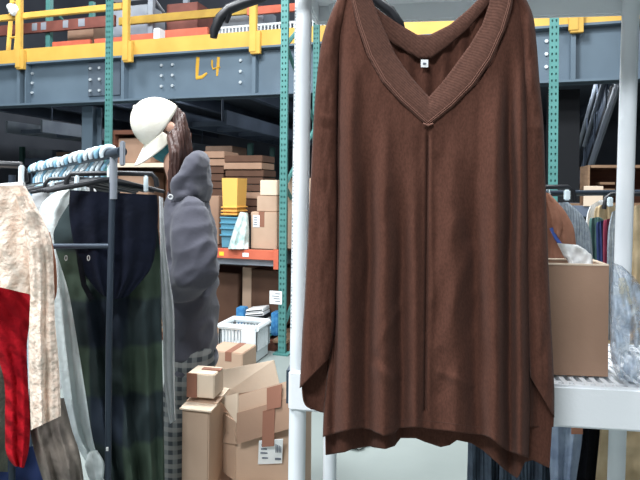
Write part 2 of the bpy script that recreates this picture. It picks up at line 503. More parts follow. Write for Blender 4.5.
bm = NB(); box(bm, ((s_at(240, 0) + s_at(700, 0)) / 2, 0.0, GT + 1.08), (s_at(700, 0) - s_at(240, 0), 0.05, 0.085), BM, 0.01); put('rail', bm, M['yellow'], yr, False)
# leaning yellow ladder at far left
ld = thing('step_ladder', 'yellow orange ladder leaning behind the railing at far left', 'ladder', B(s_at(8, 0.6), 0.6, GT + 0.11))
for a, c, mm in ((6, 12, 'yellow'), (13, 22, 'orange')):
    sA, sB = s_at(a, 0.6), s_at(c, 1.0)
    bm = NB(); tube(bm, [B(sA, 0.6, GT + 0.11), B(sB, 1.0, GT + 1.6)], 0.035, 6); put('side_rail', bm, M['yellow'], ld, False)
for k in range(5):
    t = 0.12 + 0.2 * k; bm = NB()
    p0 = B(s_at(6, 0.6), 0.6, GT + 0.11).lerp(B(s_at(12, 1.0), 1.0, GT + 1.6), t); p1 = B(s_at(13, 0.6), 0.6, GT + 0.11).lerp(B(s_at(22, 1.0), 1.0, GT + 1.6), t)
    tube(bm, [p0, p1], 0.018, 6); put('rung', bm, M['yellow'], ld, False)


# ---- pallet rack pieces
def upright_bm(s, d, h0, h1, wdt=0.066, dp=0.03, pitch=0.0508, face=-1):
    """perforated C section: the front plate really has two rows of holes"""
    bm = NB()
    xs = [-0.5, -0.30, -0.14, 0.14, 0.30, 0.5]; n = int((h1 - h0) / pitch)
    hs = []
    for k in range(n): hs += [h0 + k * pitch, h0 + k * pitch + 0.018]
    hs.append(h0 + n * pitch)
    vs = [[bm.verts.new(B(s + x * wdt, d, h)) for x in xs] for h in hs]
    for i in range(len(hs) - 1):
        for j in range(5):
            if i % 2 == 0 and j in (1, 3): continue
            bm.faces.new((vs[i][j], vs[i][j + 1], vs[i + 1][j + 1], vs[i + 1][j]))
    for sx in (-1, 1):
        box(bm, (s + sx * (wdt / 2 - 0.002), d + dp / 2 + 0.001, (h0 + h1) / 2), (0.004, dp, h1 - h0), BM)
    box(bm, (s, d + dp * 0.6, (h0 + h1) / 2), (wdt - 0.008, 0.003, h1 - h0), BM)
    return bm


def rack_frame(parent, s, d, h1, material, depth=1.0, h0=0.0, rear=True):
    p = put('upright', upright_bm(s, d, h0, h1), material, parent, False)
    bm = NB(); box(bm, (s, d + 0.03, h0 + 0.006), (0.14, 0.13, 0.012), BM); put('foot_plate', bm, material, p, False)
    if not rear: return
    put('upright', upright_bm(s, d + depth - 0.07, h0, h1), material, parent, False)
    k = 0; h = h0 + 0.25
    while h + 0.6 < h1:
        bm = NB(); a, b = (d + 0.06, d + depth - 0.07)
        if k % 2: a, b = b, a
        tube(bm, [B(s, a, h), B(s, b, h + 0.6)], 0.02, 6); put('brace', bm, material, parent, False)
        h += 0.62; k += 1


RD = -1.414
SL, SM, SR, SX = s_at(107, RD), s_at(283, RD), s_at(553, RD), s_at(553, RD) + 2.35
rk = thing('pallet_rack', 'tall teal pallet rack with perforated uprights and orange beams', 'rack', B(SM, RD + 0.5, 0))
for s in (SL, SM, SR, SX): rack_frame(rk, s, RD, 4.6, M['teal'], rear=s in (SM, SX))
SHELF = h_at(250, 250, RD)


def beam(parent, sa, sb, d, top, material, hgt=0.085, lower=None):
    bm = NB(); box(bm, ((sa + sb) / 2, d, top - hgt / 2), (sb - sa, 0.05, hgt), BM, 0.004)
    o = put('beam', bm, material, parent, False)
    for s in (sa + 0.02, sb - 0.02):
        bm = NB(); box(bm, (s, d - 0.028, top - hgt / 2 - 0.03), (0.045, 0.012, hgt + 0.09), BM); put('connector', bm, material, o, False)
    return o


for (a, b) in ((SL, SM),):
    bo = beam(rk, a + 0.04, b - 0.04, RD + 0.03, SHELF, M['orange'])
    beam(rk, a + 0.04, b - 0.04, RD + 0.93, SHELF, M['orange'])
    bm = NB(); box(bm, ((a + b) / 2, RD + 0.07, SHELF - 0.115), (b - a - 0.1, 0.03, 0.055), BM); put('support_channel', bm, M['grey_light'], rk, False)
    bm = NB(); box(bm, ((a + b) / 2, RD + 0.48, SHELF - 0.012), (b - a - 0.1, 0.86, 0.02), BM); put('shelf_deck', bm, M['wood_dark'], rk, False)
SH2 = h_at(206, 600, RD)
beam(rk, SR + 0.04, SX - 0.04, RD + 0.03, SH2, M['joist']); beam(rk, SR + 0.04, SX - 0.04, RD + 0.93, SH2, M['joist'])
bm = NB(); box(bm, ((SR + SX) / 2, RD + 0.48, SH2 - 0.012), (SX - SR - 0.1, 0.86, 0.02), BM); put('shelf_deck', bm, M['wood'], rk, False)
# stickers on the orange beam, paper note on the upright
for px, mm, nm in ((222, 'yellow_dot', 'sticker'), (246, 'label', 'sticker')):
    s = s_at(px, RD); bm = NB(); box(bm, (s, RD + 0.003, SHELF - 0.045), (0.045 if px < 230 else 0.06, 0.003, 0.035), BM); put(nm, bm, M[mm], bo, False)
bm = NB(); s = s_at(277.5, RD); box(bm, (s - 0.005, RD - 0.006, h_at(297.5, 278, RD)), (0.115, 0.003, 0.115), BM)
nt_ = put('paper_note', bm, M['paper'], None, False, label='white paper note stuck on the teal rack upright', cat='note')
bm = NB()
for k, (wd, of) in enumerate(((0.05, 0.02), (0.07, 0.0), (0.06, 0.01), (0.05, 0.02))):
    box(bm, (s + of - 0.005, RD - 0.009, h_at(297.5, 278, RD) + 0.035 - 0.022 * k), (wd, 0.002, 0.006), BM)
put('printing', bm, M['ink'], nt_, False)


# ---- cartons
def carton(name, label, s0, s1, d0, dd, h0, h1, material, cat='box', tape=None, lab=None, group=None, yaw=0, seam=True):
    c = B((s0 + s1) / 2, d0 + dd / 2, h0)
    o = thing(name, label, cat, c, group)
    bm = NB(); box(bm, ((s0 + s1) / 2, d0 + dd / 2, (h0 + h1) / 2), (s1 - s0, dd, h1 - h0), BM, 0.006); put('carton_body', bm, material, o, False)
    if tape is not None:
        bm = NB(); wd = 0.055
        box(bm, ((s0 + s1) / 2 + tape, d0 - 0.001, h1 - (h1 - h0) * 0.2), (wd, 0.003, (h1 - h0) * 0.4), BM)
        box(bm, ((s0 + s1) / 2 + tape, d0 + dd / 2, h1 + 0.001), (wd, dd, 0.003), BM); put('tape', bm, M['tape'], o, False)
    if lab:
        bm = NB(); sx, hh, ww, lh = lab
        box(bm, (sx, d0 - 0.003, hh), (ww, 0.003, lh), BM); l_ = put('shipping_label', bm, M['label'], o, False)
        bm = NB()
        for k in range(4): box(bm, (sx - ww * 0.1, d0 - 0.0055, hh + lh * (0.3 - 0.2 * k)), (ww * (0.6 if k % 2 else 0.4), 0.002, lh * 0.07), BM)
        put('printing', bm, M['ink'], l_, False)
    return o


def cart_px(name, label, x0, x1, y0, y1, d0, dd, material, **kw):
    s0, s1 = s_at(x0, d0), s_at(x1, d0); xm = (x0 + x1) / 2
    if 'lab' in kw and kw['lab']:
        lx0, lx1, ly0, ly1 = kw['lab']; a, b = s_at(lx0, d0), s_at(lx1, d0); hA, hB = h_at(ly1, lx0, d0), h_at(ly0, lx0, d0)
        kw['lab'] = ((a + b) / 2, (hA + hB) / 2, b - a, hB - hA)
    h0 = kw.pop('h0', None)
    return carton(name, label, s0, s1, d0, dd, h0 if h0 is not None else h_at(y1, xm, d0), h_at(y0, xm, d0), material, **kw)


# on the rack shelf
D1 = RD + 0.10
h1_ = h_at(212, 262, D1)
cart_px('cardboard_box', 'tan carton with white label on the orange rack shelf, lowest of its stack', 251, 277, 212, 250, D1, 0.35, M['card'], h0=SHELF, tape=-0.02, lab=(253.5, 260, 215, 227))
h2_ = h_at(196, 265, D1)
cart_px('cardboard_box', 'middle small tan carton of the stack on the orange rack shelf', 257, 277, 196, 212, D1 + 0.02, 0.3, M['card'], h0=h1_ + 0.002, seam=False)
cart_px('cardboard_box', 'topmost pale small carton of the stack on the orange rack shelf', 260, 277, 180, 196, D1 + 0.03, 0.28, M['card_in'], h0=h2_ + 0.004)
cart_px('cardboard_box', 'tan carton on the rack shelf just right of the teal upright, behind white post', 288, 312, 178, 250, D1 + 0.1, 0.35, M['card'], h0=SHELF - 0.002 + 0.002)
cart_px('cardboard_box', 'brown carton on the rack shelf beside the grey hoodie', 203, 219, 196, 250, D1 + 0.2, 0.2, M['card_dark'], h0=SHELF)


def nested(name, label, x0, x1, y0, y1, mat_, rims, d0, h0):
    s0, s1 = s_at(x0, d0), s_at(x1, d0); hb, ht = h0, h_at(y0, (x0 + x1) / 2, d0)
    o = thing(name, label, 'bin', B((s0 + s1) / 2, d0 + 0.12, hb)); wd = s1 - s0
    bm = NB(); n = 24; N = 12
    prof = [(0.86, 0.0)] + [(0.86 + 0.12 * k / N, k / N) for k in range(1, N + 1)]
    rings = []
    for f, t in prof:
        rings.append([bm.verts.new(B((s0 + s1) / 2 + wd / 2 * f * a, d0 + 0.12 + 0.11 * f * b, hb + (ht - hb) * t)) for a, b in ((-1, -1), (1, -1), (1, 1), (-1, 1))])
    for i in range(len(rings) - 1):
        for j in range(4): bm.faces.new((rings[i][j], rings[i][(j + 1) % 4], rings[i + 1][(j + 1) % 4], rings[i + 1][j]))
    bm.faces.new(rings[0][::-1]); bm.faces.new(rings[-1])
    put('bin_body', bm, mat_, o, False)
    for t in rims:
        bm = NB(); box(bm, ((s0 + s1) / 2, d0 + 0.12, hb + (ht - hb) * t), (wd * 1.02, 0.24, 0.012), BM, 0.003); put('rim', bm, mat_, o, False)
    return ht


hb_ = nested('storage_bin', 'dusty blue nested plastic bins on the rack shelf under the yellow ones', 220, 238, 217, 249, M['bin_blue'], (0.97, 0.8, 0.62, 0.4), D1, SHELF)
nested('storage_bin', 'yellow nested plastic bins stacked on top of the blue bins', 221, 237, 178, 216, M['bin_yellow'], (0.04, 0.12, 0.22), D1, hb_ + 0.012)
bm = NB(); drape(bm, [(240, 212), (234, 228), (228, 249)], [(248, 213), (249, 230), (249, 249)], dep(s_at(240, RD), RD) + 0.02, 0, 0.10, [(2.2, 0.015, 0, 2)], 0.03, 14, 20, 16, 3)
put('plastic_bag', bm, M['bag_teal'], label='pale crumpled plastic bag leaning against the blue bins', cat='bag')
bm = NB(); box(bm, (s_at(249.5, D1) + 0.01, D1 + 0.1, (SHELF + h_at(215, 250, D1)) / 2), (0.025, 0.2, h_at(215, 250, D1) - SHELF), BM, 0.004)
put('binder', bm, M['black'], label='thin black folder standing between pale bag and tan carton', cat='folder', smooth=False)

# stacks of flattened cardboard behind (far rack on the other side)
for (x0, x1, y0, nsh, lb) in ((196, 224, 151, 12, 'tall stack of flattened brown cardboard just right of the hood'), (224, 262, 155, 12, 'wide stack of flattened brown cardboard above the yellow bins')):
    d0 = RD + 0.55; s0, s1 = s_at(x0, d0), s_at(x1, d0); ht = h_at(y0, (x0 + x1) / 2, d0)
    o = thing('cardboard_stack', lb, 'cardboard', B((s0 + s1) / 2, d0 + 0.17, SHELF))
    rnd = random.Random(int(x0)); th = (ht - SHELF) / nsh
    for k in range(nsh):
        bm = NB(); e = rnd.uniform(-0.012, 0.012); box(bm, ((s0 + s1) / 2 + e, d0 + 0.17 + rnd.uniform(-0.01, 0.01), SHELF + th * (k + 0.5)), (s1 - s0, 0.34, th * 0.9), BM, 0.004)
        put('flattened_sheet', bm, M['card_shade'] if rnd.random() < 0.65 else M['card_dark'], o, False)  # most sheets take the cardboard colour darkened for shade

# below the shelf
cart_px('cardboard_box', 'large brown carton coloured dark for the shade under the orange beam, left one', 196, 239, 272, 345, RD + 0.3, 0.5, M['card_shade'], h0=0.12)
cart_px('cardboard_box', 'brown carton coloured dark for the shade under the orange beam, beside the teal upright', 252, 281, 270, 345, RD + 0.35, 0.5, M['card_shade'], h0=0.12)
bm = NB(); box(bm, (s_at(245.5, RD + 0.3), RD + 0.55, 0.12 + (h_at(268, 245, RD + 0.3) - 0.12) / 2), (s_at(250, RD + 0.3) - s_at(241, RD + 0.3), 0.4, h_at(268, 245, RD + 0.3) - 0.12), BM, 0.003)
put('cardboard_sheet', bm, M['card'], smooth=False, label='folded tan cardboard standing between the two dark cartons', cat='cardboard')
# wooden pallet carrying these
pt = thing('wooden_pallet', 'wooden pallet on the floor under the teal rack', 'pallet', B((SL + SM) / 2 + 0.45, RD + 0.5, 0))
for k in range(3):
    bm = NB(); box(bm, ((SL + SM) / 2 + 0.2, RD + 0.12 + 0.38 * k, 0.045), (1.5, 0.09, 0.09), BM); put('stringer', bm, M['wood_dark'], pt, False)
for k in range(7):
    bm = NB(); box(bm, ((SL + SM) / 2 - 0.48 + 0.227 * k, RD + 0.5, 0.104), (0.13, 0.95, 0.026), BM); put('deck_board', bm, M['wood'], pt, False)
PH = 0.118
# blue cartons, books
cart_px('carton', 'slim blue printed carton standing behind the white basket', 237, 245, 308, 346, RD + 0.12, 0.1, M['blue'], h0=PH)
cart_px('carton', 'blue printed carton leaning by the foot of the teal upright', 272, 279, 313, 346, RD + 0.14, 0.12, M['blue'], h0=PH)
hg_ = h_at(335, 268, RD + 0.10)
cart_px('carton', 'green printed carton low beside the white basket', 261, 272, 335, 346, RD + 0.12, 0.14, M['seagreen'], h0=PH)
cart_px('carton', 'pale blue carton on top of the green carton', 261, 272, 329, 335, RD + 0.13, 0.12, M['sky'], h0=hg_ + 0.006)
rnd = random.Random(4); hh = h_at(329, 260, RD + 0.1) + 0.014
cart_px('carton', 'hidden low tan carton carrying the stacked booklets', 247, 260, 329, 346, RD + 0.14, 0.14, M['card'], h0=PH)
for k, lb in enumerate(('lowest white booklet of the leaning pile under the orange beam', 'second booklet from the bottom, dark, in the pile under the beam', 'third booklet, white, in the pile under the beam', 'topmost white booklet of the pile under the orange beam')):
    bm = NB(); mxr = BM @ Matrix.Translation((s_at(258, RD + 0.2), RD + 0.22, hh + 0.03 + 0.036 * k)) @ Matrix.Rotation(math.radians(-9), 4, 'Y')
    box(bm, (0, 0, 0), (0.20 - 0.01 * k, 0.16, 0.03), mxr, 0.003)
    o = put('booklet', bm, M['paper'] if k != 1 else M['dark'], smooth=False, label=lb, cat='book', group='booklets under the orange beam')
    bm = NB(); box(bm, (0, -0.081, 0), (0.19 - 0.01 * k, 0.002, 0.01), mxr); put('dark_spine', bm, M['dark'], o, False)

# white slotted basket on the floor in front of the rack
DB = RD - 0.30
s0, s1 = s_at(218, DB), s_at(261, DB); ht = h_at(325, 240, DB)
bk = thing('laundry_basket', 'white slotted plastic basket on the floor before the teal rack', 'basket', B((s0 + s1) / 2, DB + 0.14, 0.0))
bm = NB()
def slat_wall(bm, a, b, n, h0, h1):
    for i in range(n + 1):
        c = a.lerp(b, i / n); c2 = c.copy(); c2.z = h1; c.z = h0; tube(bm, [c, c2], 0.011, 6)
cs = [B(s0 + 0.03, DB, 0), B(s1 - 0.03, DB, 0), B(s1 - 0.03, DB + 0.27, 0), B(s0 + 0.03, DB + 0.27, 0)]
for i in range(4): slat_wall(bm, cs[i], cs[(i + 1) % 4], 11 if i % 2 == 0 else 8, 0.1, ht - 0.05)
put('slotted_side', bm, M['basket'], bk)
bm = NB(); box(bm, ((s0 + s1) / 2, DB + 0.135, 0.05), (s1 - s0 - 0.07, 0.28, 0.10), BM, 0.01); put('base', bm, M['basket'], bk, False)
bm = NB()
for i in range(4):
    a, b = cs[i].copy(), cs[(i + 1) % 4].copy(); a.z = b.z = ht - 0.02; tube(bm, [a, b], 0.026, 8)
put('rim', bm, M['basket'], bk)
bm = NB(); box(bm, (s1 - 0.09, DB - 0.022, ht / 2), (0.13, 0.02, ht - 0.06), BM, 0.006); put('handle_panel', bm, M['basket'], bk, False)
# carton in front of the basket on the floor
cart_px('cardboard_box', 'flat tan carton on the floor before the white basket', 209, 244, 352, 372, DB - 0.32, 0.27, M['card'], h0=0.0, tape=0.03)

# wooden crate on the right rack shelf
DC = RD + 0.06
s0, s1 = s_at(588, DC), s_at(660, DC); hb, ht = SH2, h_at(165, 605, DC)
wc = thing('wooden_crate', 'open wooden crate with dark inside on the rack shelf at right', 'crate', B((s0 + s1) / 2, DC + 0.2, hb))
for nm, c, sz in (('side_board', (s0 + 0.006, DC + 0.2, (hb + ht) / 2), (0.012, 0.4, ht - hb)), ('side_board', (s1 - 0.006, DC + 0.2, (hb + ht) / 2), (0.012, 0.4, ht - hb)),
                  ('top_board', ((s0 + s1) / 2, DC + 0.2, ht - 0.01), (s1 - s0 - 0.04, 0.4, 0.02)), ('bottom_board', ((s0 + s1) / 2, DC + 0.2, hb + 0.012), (s1 - s0 - 0.04, 0.4, 0.02))):
    bm = NB(); box(bm, c, sz, BM); put(nm, bm, M['wood'], wc, False)
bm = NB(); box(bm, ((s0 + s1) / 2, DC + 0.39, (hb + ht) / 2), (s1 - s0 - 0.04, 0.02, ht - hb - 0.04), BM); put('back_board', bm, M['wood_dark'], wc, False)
for k in range(2):
    bm = NB(); box(bm, (s_at(608, DC) , DC + 0.12, hb + 0.12 + 0.05 * k), (0.10, 0.2, 0.018), BM); put('slat', bm, M['wood'], wc, False)
bm = NB(); mxr = BM @ Matrix.Translation((s_at(593, DC - 0.06), DC - 0.05, hb)) @ Matrix.Rotation(math.radians(8), 4, 'X'); box(bm, (0, -0.01, 0.075), (0.13, 0.012, 0.15), mxr)
put('wooden_board', bm, M['card_in'], smooth=False, label='pale tan board leaning against the wooden crate', cat='board')

# wooden bookcase with cartons left of the person
DK = RD + 0.05
s0, s1 = s_at(113, DK), s_at(168, DK); ht = h_at(130, 125, DK)
kc = thing('wooden_shelving', 'brown wooden shelving with pale shelf behind the white cap', 'shelf', B((s0 + s1) / 2, DK + 0.2, 0))
for s in (s0, s1):
    bm = NB(); box(bm, (s, DK + 0.2, (SHELF + ht) / 2 + 0.003), (0.03, 0.4, ht - SHELF - 0.004), BM); put('side_panel', bm, M['wood_dark'], kc, False)
hs_ = h_at(163, 125, DK)
for hh in (SHELF + 0.03, hs_ - 0.02, ht - 0.02):
    bm = NB(); box(bm, ((s0 + s1) / 2, DK + 0.2, hh), (s1 - s0 - 0.03, 0.4, 0.04), BM); put('shelf_board', bm, M['card_in'] if hh == hs_ - 0.02 else M['wood_dark'], kc, False)
bm = NB(); box(bm, ((s0 + s1) / 2, DK + 0.4, (SHELF + ht) / 2), (s1 - s0, 0.02, ht - SHELF - 0.006), BM); put('back_panel', bm, M['card_dark'], kc, False)
cart_px('cardboard_box', 'brown carton on the upper board of the wooden shelving', 116, 150, 138, 160, DK + 0.06, 0.28, M['card_dark'], h0=hs_ + 0.002)
cart_px('cardboard_box', 'brown carton on the lower board of the wooden shelving', 116, 148, 172, 230, DK + 0.06, 0.28, M['card_dark'], h0=SHELF + 0.052)

# ---- under the mezzanine
for k in range(9):
    s = S0 + 0.9 + 1.35 * k
    bm = NB(); box(bm, (s, 4.6, GT - 0.11), (0.03, 8.6, 0.22), BM); box(bm, (s, 4.6, GT - 0.215), (0.12, 8.6, 0.014), BM)
    put('joist_%d' % 0 if False else 'deck_joist', bm, M['joist'], smooth=False, kind='structure')
bm = NB(); s = s_at(91.5, 0.4); box(bm, (s, 0.4, GB / 2), (0.015, 0.18, GB), BM)
for dd in (0.31, 0.49): box(bm, (s, dd, GB / 2), (0.17, 0.016, GB), BM)
put('steel_column', bm, M['steel_blue'], smooth=False, label='grey steel column under the girder behind the clothes rail', cat='column')
bm = NB(); s = s_at(562, 0.6); box(bm, (s, 0.6, GB / 2), (0.3, 0.3, GB), BM); 
put('steel_column', bm, M['dark'], smooth=False, label='dark square column right of the teal upright under the mezzanine', cat='column')
# conveyor frames running away under the deck
for nm, px, dd, hh, lb in (('conveyor', 6, 1.2, 2.30, 'pale grey overhead conveyor frame running back under the mezzanine at left'),
                           ('conveyor', 180, 1.0, 2.32, 'grey overhead conveyor frame running back behind the person')):
    s = s_at(px, dd); cv = thing(nm, lb, 'conveyor', B(s, 4.5, hh))
    for e in (0, 0.7):
        bm = NB(); box(bm, (s + e, dd + 3.6, hh + 0.1), (0.04, 7.2, 0.2), BM); put('side_frame', bm, M['grey_light'] if px < 100 else M['joist'], cv, False)
    for k in range(9):
        bm = NB(); box(bm, (s + 0.35, dd + 0.3 + 0.8 * k, hh + 0.05), (0.68, 0.06, 0.06), BM); put('cross_member', bm, M['joist'], cv, False)
    for k in range(3):
        bm = NB(); tube(bm, [B(s + 0.35, dd + 0.6 + 2.6 * k, hh + 0.06), B(s + 0.35, dd + 0.6 + 2.6 * k, GT)], 0.015, 6); put('hanger_rod', bm, M['joist'], cv, False)
# far rack under the mezzanine with cartons
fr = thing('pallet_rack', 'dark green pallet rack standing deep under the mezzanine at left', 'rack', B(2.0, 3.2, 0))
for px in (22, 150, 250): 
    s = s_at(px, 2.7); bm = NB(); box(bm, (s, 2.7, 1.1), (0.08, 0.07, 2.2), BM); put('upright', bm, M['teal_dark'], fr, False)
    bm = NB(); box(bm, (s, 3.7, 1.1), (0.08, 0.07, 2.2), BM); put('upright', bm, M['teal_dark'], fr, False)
for hh in (1.0, 1.9):
    for d_ in (2.74, 3.7):
        bm = NB(); box(bm, ((s_at(22, 2.7) + s_at(250, 2.7)) / 2, d_, hh), (s_at(250, 2.7) - s_at(22, 2.7), 0.05, 0.12), BM); put('beam', bm, M['joist'], fr, False)
    bm = NB(); box(bm, ((s_at(22, 2.7) + s_at(250, 2.7)) / 2, 3.22, hh + 0.07), (s_at(250, 2.7) - s_at(22, 2.7), 1.0, 0.02), BM); put('shelf_deck', bm, M['joist'], fr, False)
rnd = random.Random(11)
for k, (x0, x1, wd) in enumerate(((28, 52, 'pale'), (56, 84, 'wide brown'), (98, 118, 'brown'), (205, 232, 'tall brown'))):
    cart_px('cardboard_box', '%s carton on the far dark green rack shelf, %s from left' % (wd, ('first', 'second', 'third', 'fourth')[k]), x0, x1, (150, 152, 149, 146)[k], 160, 2.85, 0.6, (M['grey_light'], M['card_dark'], M['card_dark'], M['card_dark'])[k], h0=1.982)
# inclined conveyor far right under the mezzanine
st = thing('inclined_conveyor', 'grey steel inclined conveyor rising in the dark behind the right white post', 'conveyor', P(596, 190, 7.5))
ca, cb = P(584, 186, 7.8), P(620, 78, 6.3)
for off in (0, 0.6):
    a, b = ca + BN * off, cb + BN * off
    bm = NB(); tube(bm, [a, b], 0.06, 6, True, (0.4, 1.5)); put('side_frame', bm, M['grey_light'] if off == 0 else M['joist'], st, False)
    bm = NB(); u = Vector((0, 0, 0.62)); tube(bm, [a + u * 0.9, b + u], 0.028, 8); hr = put('guard_bar', bm, M['grey_light'], st)
    for k in range(4):
        c = a.lerp(b, k / 3); bm = NB(); tube(bm, [c, c + u * 0.93], 0.012, 6); put('bar_post', bm, M['joist'], hr)
bm = NB(); panel_pts = [ca, cb, cb + BN * 0.6, ca + BN * 0.6]
va = [bm.verts.new(p) for p in panel_pts]; vb = [bm.verts.new(p - Vector((0, 0, 0.03))) for p in panel_pts]
bm.faces.new(va); bm.faces.new(vb[::-1])
for i in range(4): bm.faces.new((va[i], vb[i], vb[(i + 1) % 4], va[(i + 1) % 4]))
put('belt', bm, M['dark'], st, False)

# ---- on the mezzanine: rack with beams
mr = thing('pallet_rack', 'teal pallet rack on the mezzanine behind the yellow railing', 'rack', B(2.5, 2.0, GT + 0.11))
MD = 1.3; H0 = GT + 0.11
for px, mm in ((48, 'teal'), (150, 'grey_light'), (345, 'teal'), (480, 'teal')):
    s = s_at(px, MD)
    for d_ in (MD, MD + 1.0):
        bm = NB(); box(bm, (s, d_, H0 + 0.75), (0.085, 0.07, 1.5), BM); put('upright', bm, M[mm], mr, False)
    for k in range(2):
        bm = NB(); tube(bm, [B(s, MD + (0.03 if k == 0 else 0.97), H0 + 0.1 + 0.55 * k), B(s, MD + (0.97 if k == 0 else 0.03), H0 + 0.6 + 0.5 * k)], 0.025, 6); put('brace', bm, M['teal'] if mm == 'teal' else M['grey_light'], mr, False)


def mbeam(x0, x1, y0, y1, mm, d_=MD - 0.06, hgt=None):
    a, b = s_at(x0, d_), s_at(x1, d_); xm = (x0 + x1) / 2; hA, hB = h_at(y1, xm, d_), h_at(y0, xm, d_)
    bm = NB(); box(bm, ((a + b) / 2, d_, (hA + hB) / 2), (b - a, 0.05, hB - hA), BM, 0.004)
    return put('beam', bm, M[mm], mr, False), (hA + hB) / 2, hB - hA


b1, hm, hg = mbeam(-40, 114, 22.5, 33, 'redbrown')
for px in (33, 64, 80, 42):
    s = s_at(px, MD - 0.09); bm = NB(); box(bm, (s, MD - 0.088, hm + 0.01), (0.10 if px != 80 else 0.12, 0.004, hg * 0.7), BM); put('beam_label', bm, M['grey_light'], b1, False)
mbeam(118, 246, 12, 20, 'olive')
mbeam(246, 330, 4, 12, 'orange')
for (x0, x1, y0, y1) in ((52, 90, 41, 48), (94, 128, 38, 45), (130, 160, 34, 42), (163, 207, 29, 38)):
    mbeam(x0, x1, y0, y1, 'orange', MD - 0.25)
# wire deck panels
wd = thing('wire_deck', 'white wire mesh panel standing on the mezzanine right of the curved hanger', 'mesh', B(s_at(258, MD - 0.3), MD - 0.3, H0))
a, b = s_at(214, MD - 0.3), s_at(335, MD - 0.3); hA, hB = H0, h_at(23, 270, MD - 0.3)
bm = NB()
for k in range(34):
    s = a + (b - a) * k / 33; box(bm, (s, MD - 0.3, (hA + hB) / 2), (0.022, 0.012, hB - hA), BM)
put('vertical_wires', bm, M['wire'], wd, False)
bm = NB()
for k in range(5): box(bm, ((a + b) / 2, MD - 0.3, hA + 0.012 + (hB - hA - 0.024) * k / 4), (b - a, 0.016, 0.03), BM)
put('horizontal_wires', bm, M['wire'], wd, False)
# cartons and wrapped goods on the mezzanine
bm = NB(); ellip(bm, B(s_at(13, -0.06), -0.06, h_at(10, 13, -0.06)), (0.085, 0.05, 0.08)); ellip(bm, B(s_at(9, -0.05), -0.05, h_at(7, 9, -0.05)), (0.05, 0.04, 0.05))
put('plastic_wrap', fuse(bm, 0.012, 3, lambda c: 0.012 * noise.noise(c * 30)), M['paper'], label='white crumpled wrap tied to the yellow rail at top left', cat='plastic wrap')
cart_px('cardboard_box', 'brown carton on the mezzanine behind the orange beams, near left', 66, 92, 24, 40, MD + 0.2, 0.5, M['card_dark'], h0=H0)
cart_px('cardboard_box', 'dark carton on the mezzanine between the two yellow posts', 104, 146, 6, 40, MD + 0.25, 0.5, M['grey_light'], h0=H0)
cart_px('cardboard_box', 'brown carton on the mezzanine left of the curved hanger', 165, 196, 3, 30, MD + 0.25, 0.5, M['redbrown'], h0=H0)
cart_px('wrapped_bundle', 'white wrapped bundle on the mezzanine behind the olive beam', 152, 158, 28, 44, 0.8, 0.15, M['paper'], cat='bundle', h0=H0)
cart_px('cardboard_box', 'grey carton on the mezzanine behind the white mesh', 216, 262, 8, 24, MD + 0.1, 0.5, M['grey_light'], h0=H0)


# ================================================================== foreground: white plastic shelf unit
def PHt(px, h, z):
    return P(px, HY + (CAMH - h) / z * F, z)


UF = P(298, 420, 1.50); UF.z = 0
UU = Vector((0.9914, -0.1305, 0)); UV = Vector((0.1305, 0.9914, 0))
UM = Matrix.Translation(UF) @ Matrix((UU, UV, Vector((0, 0, 1)))).transposed().to_4x4()
su = thing('shelf_unit', 'white plastic shelving unit of round posts and deep shelves behind the brown tunic', 'shelf', UM @ Vector((0.45, 0.18, 0)))
SHT = 0.985


def shelf(top, parent):
    bm = NB(); x0, x1, y0, y1 = -0.022, 1.06, -0.03, 0.39; ap = 0.105
    box(bm, ((x0 + x1) / 2, y0 + 0.01, top - ap / 2), (x1 - x0, 0.02, ap), UM, 0.006)
    box(bm, ((x0 + x1) / 2, y1 - 0.01, top - ap / 2), (x1 - x0, 0.02, ap), UM, 0.006)
    box(bm, (x0 + 0.01, (y0 + y1) / 2, top - ap / 2), (0.02, y1 - y0 - 0.04, ap), UM, 0.006)
    box(bm, (x1 - 0.01, (y0 + y1) / 2, top - ap / 2), (0.02, y1 - y0 - 0.04, ap), UM, 0.006)
    o = put('shelf', bm, M['pvc_grey'], parent, True, 30)
    bm = NB(); n = 40
    for i in range(n):
        x = x0 + 0.03 + (x1 - x0 - 0.06) * (i + 0.5) / n
        box(bm, (x, (y0 + y1) / 2, top - 0.012), (0.012, y1 - y0 - 0.04, 0.014), UM)
    for i in range(5):
        box(bm, ((x0 + x1) / 2, y0 + 0.05 + (y1 - y0 - 0.1) * i / 4, top - 0.016), (x1 - x0 - 0.04, 0.016, 0.018), UM)
    box(bm, ((x0 + x1) / 2, (y0 + y1) / 2, top - 0.045), (x1 - x0 - 0.04, y1 - y0 - 0.04, 0.006), UM)
    put('slotted_deck', bm, M['pvc_grey'], o, False)
    return o


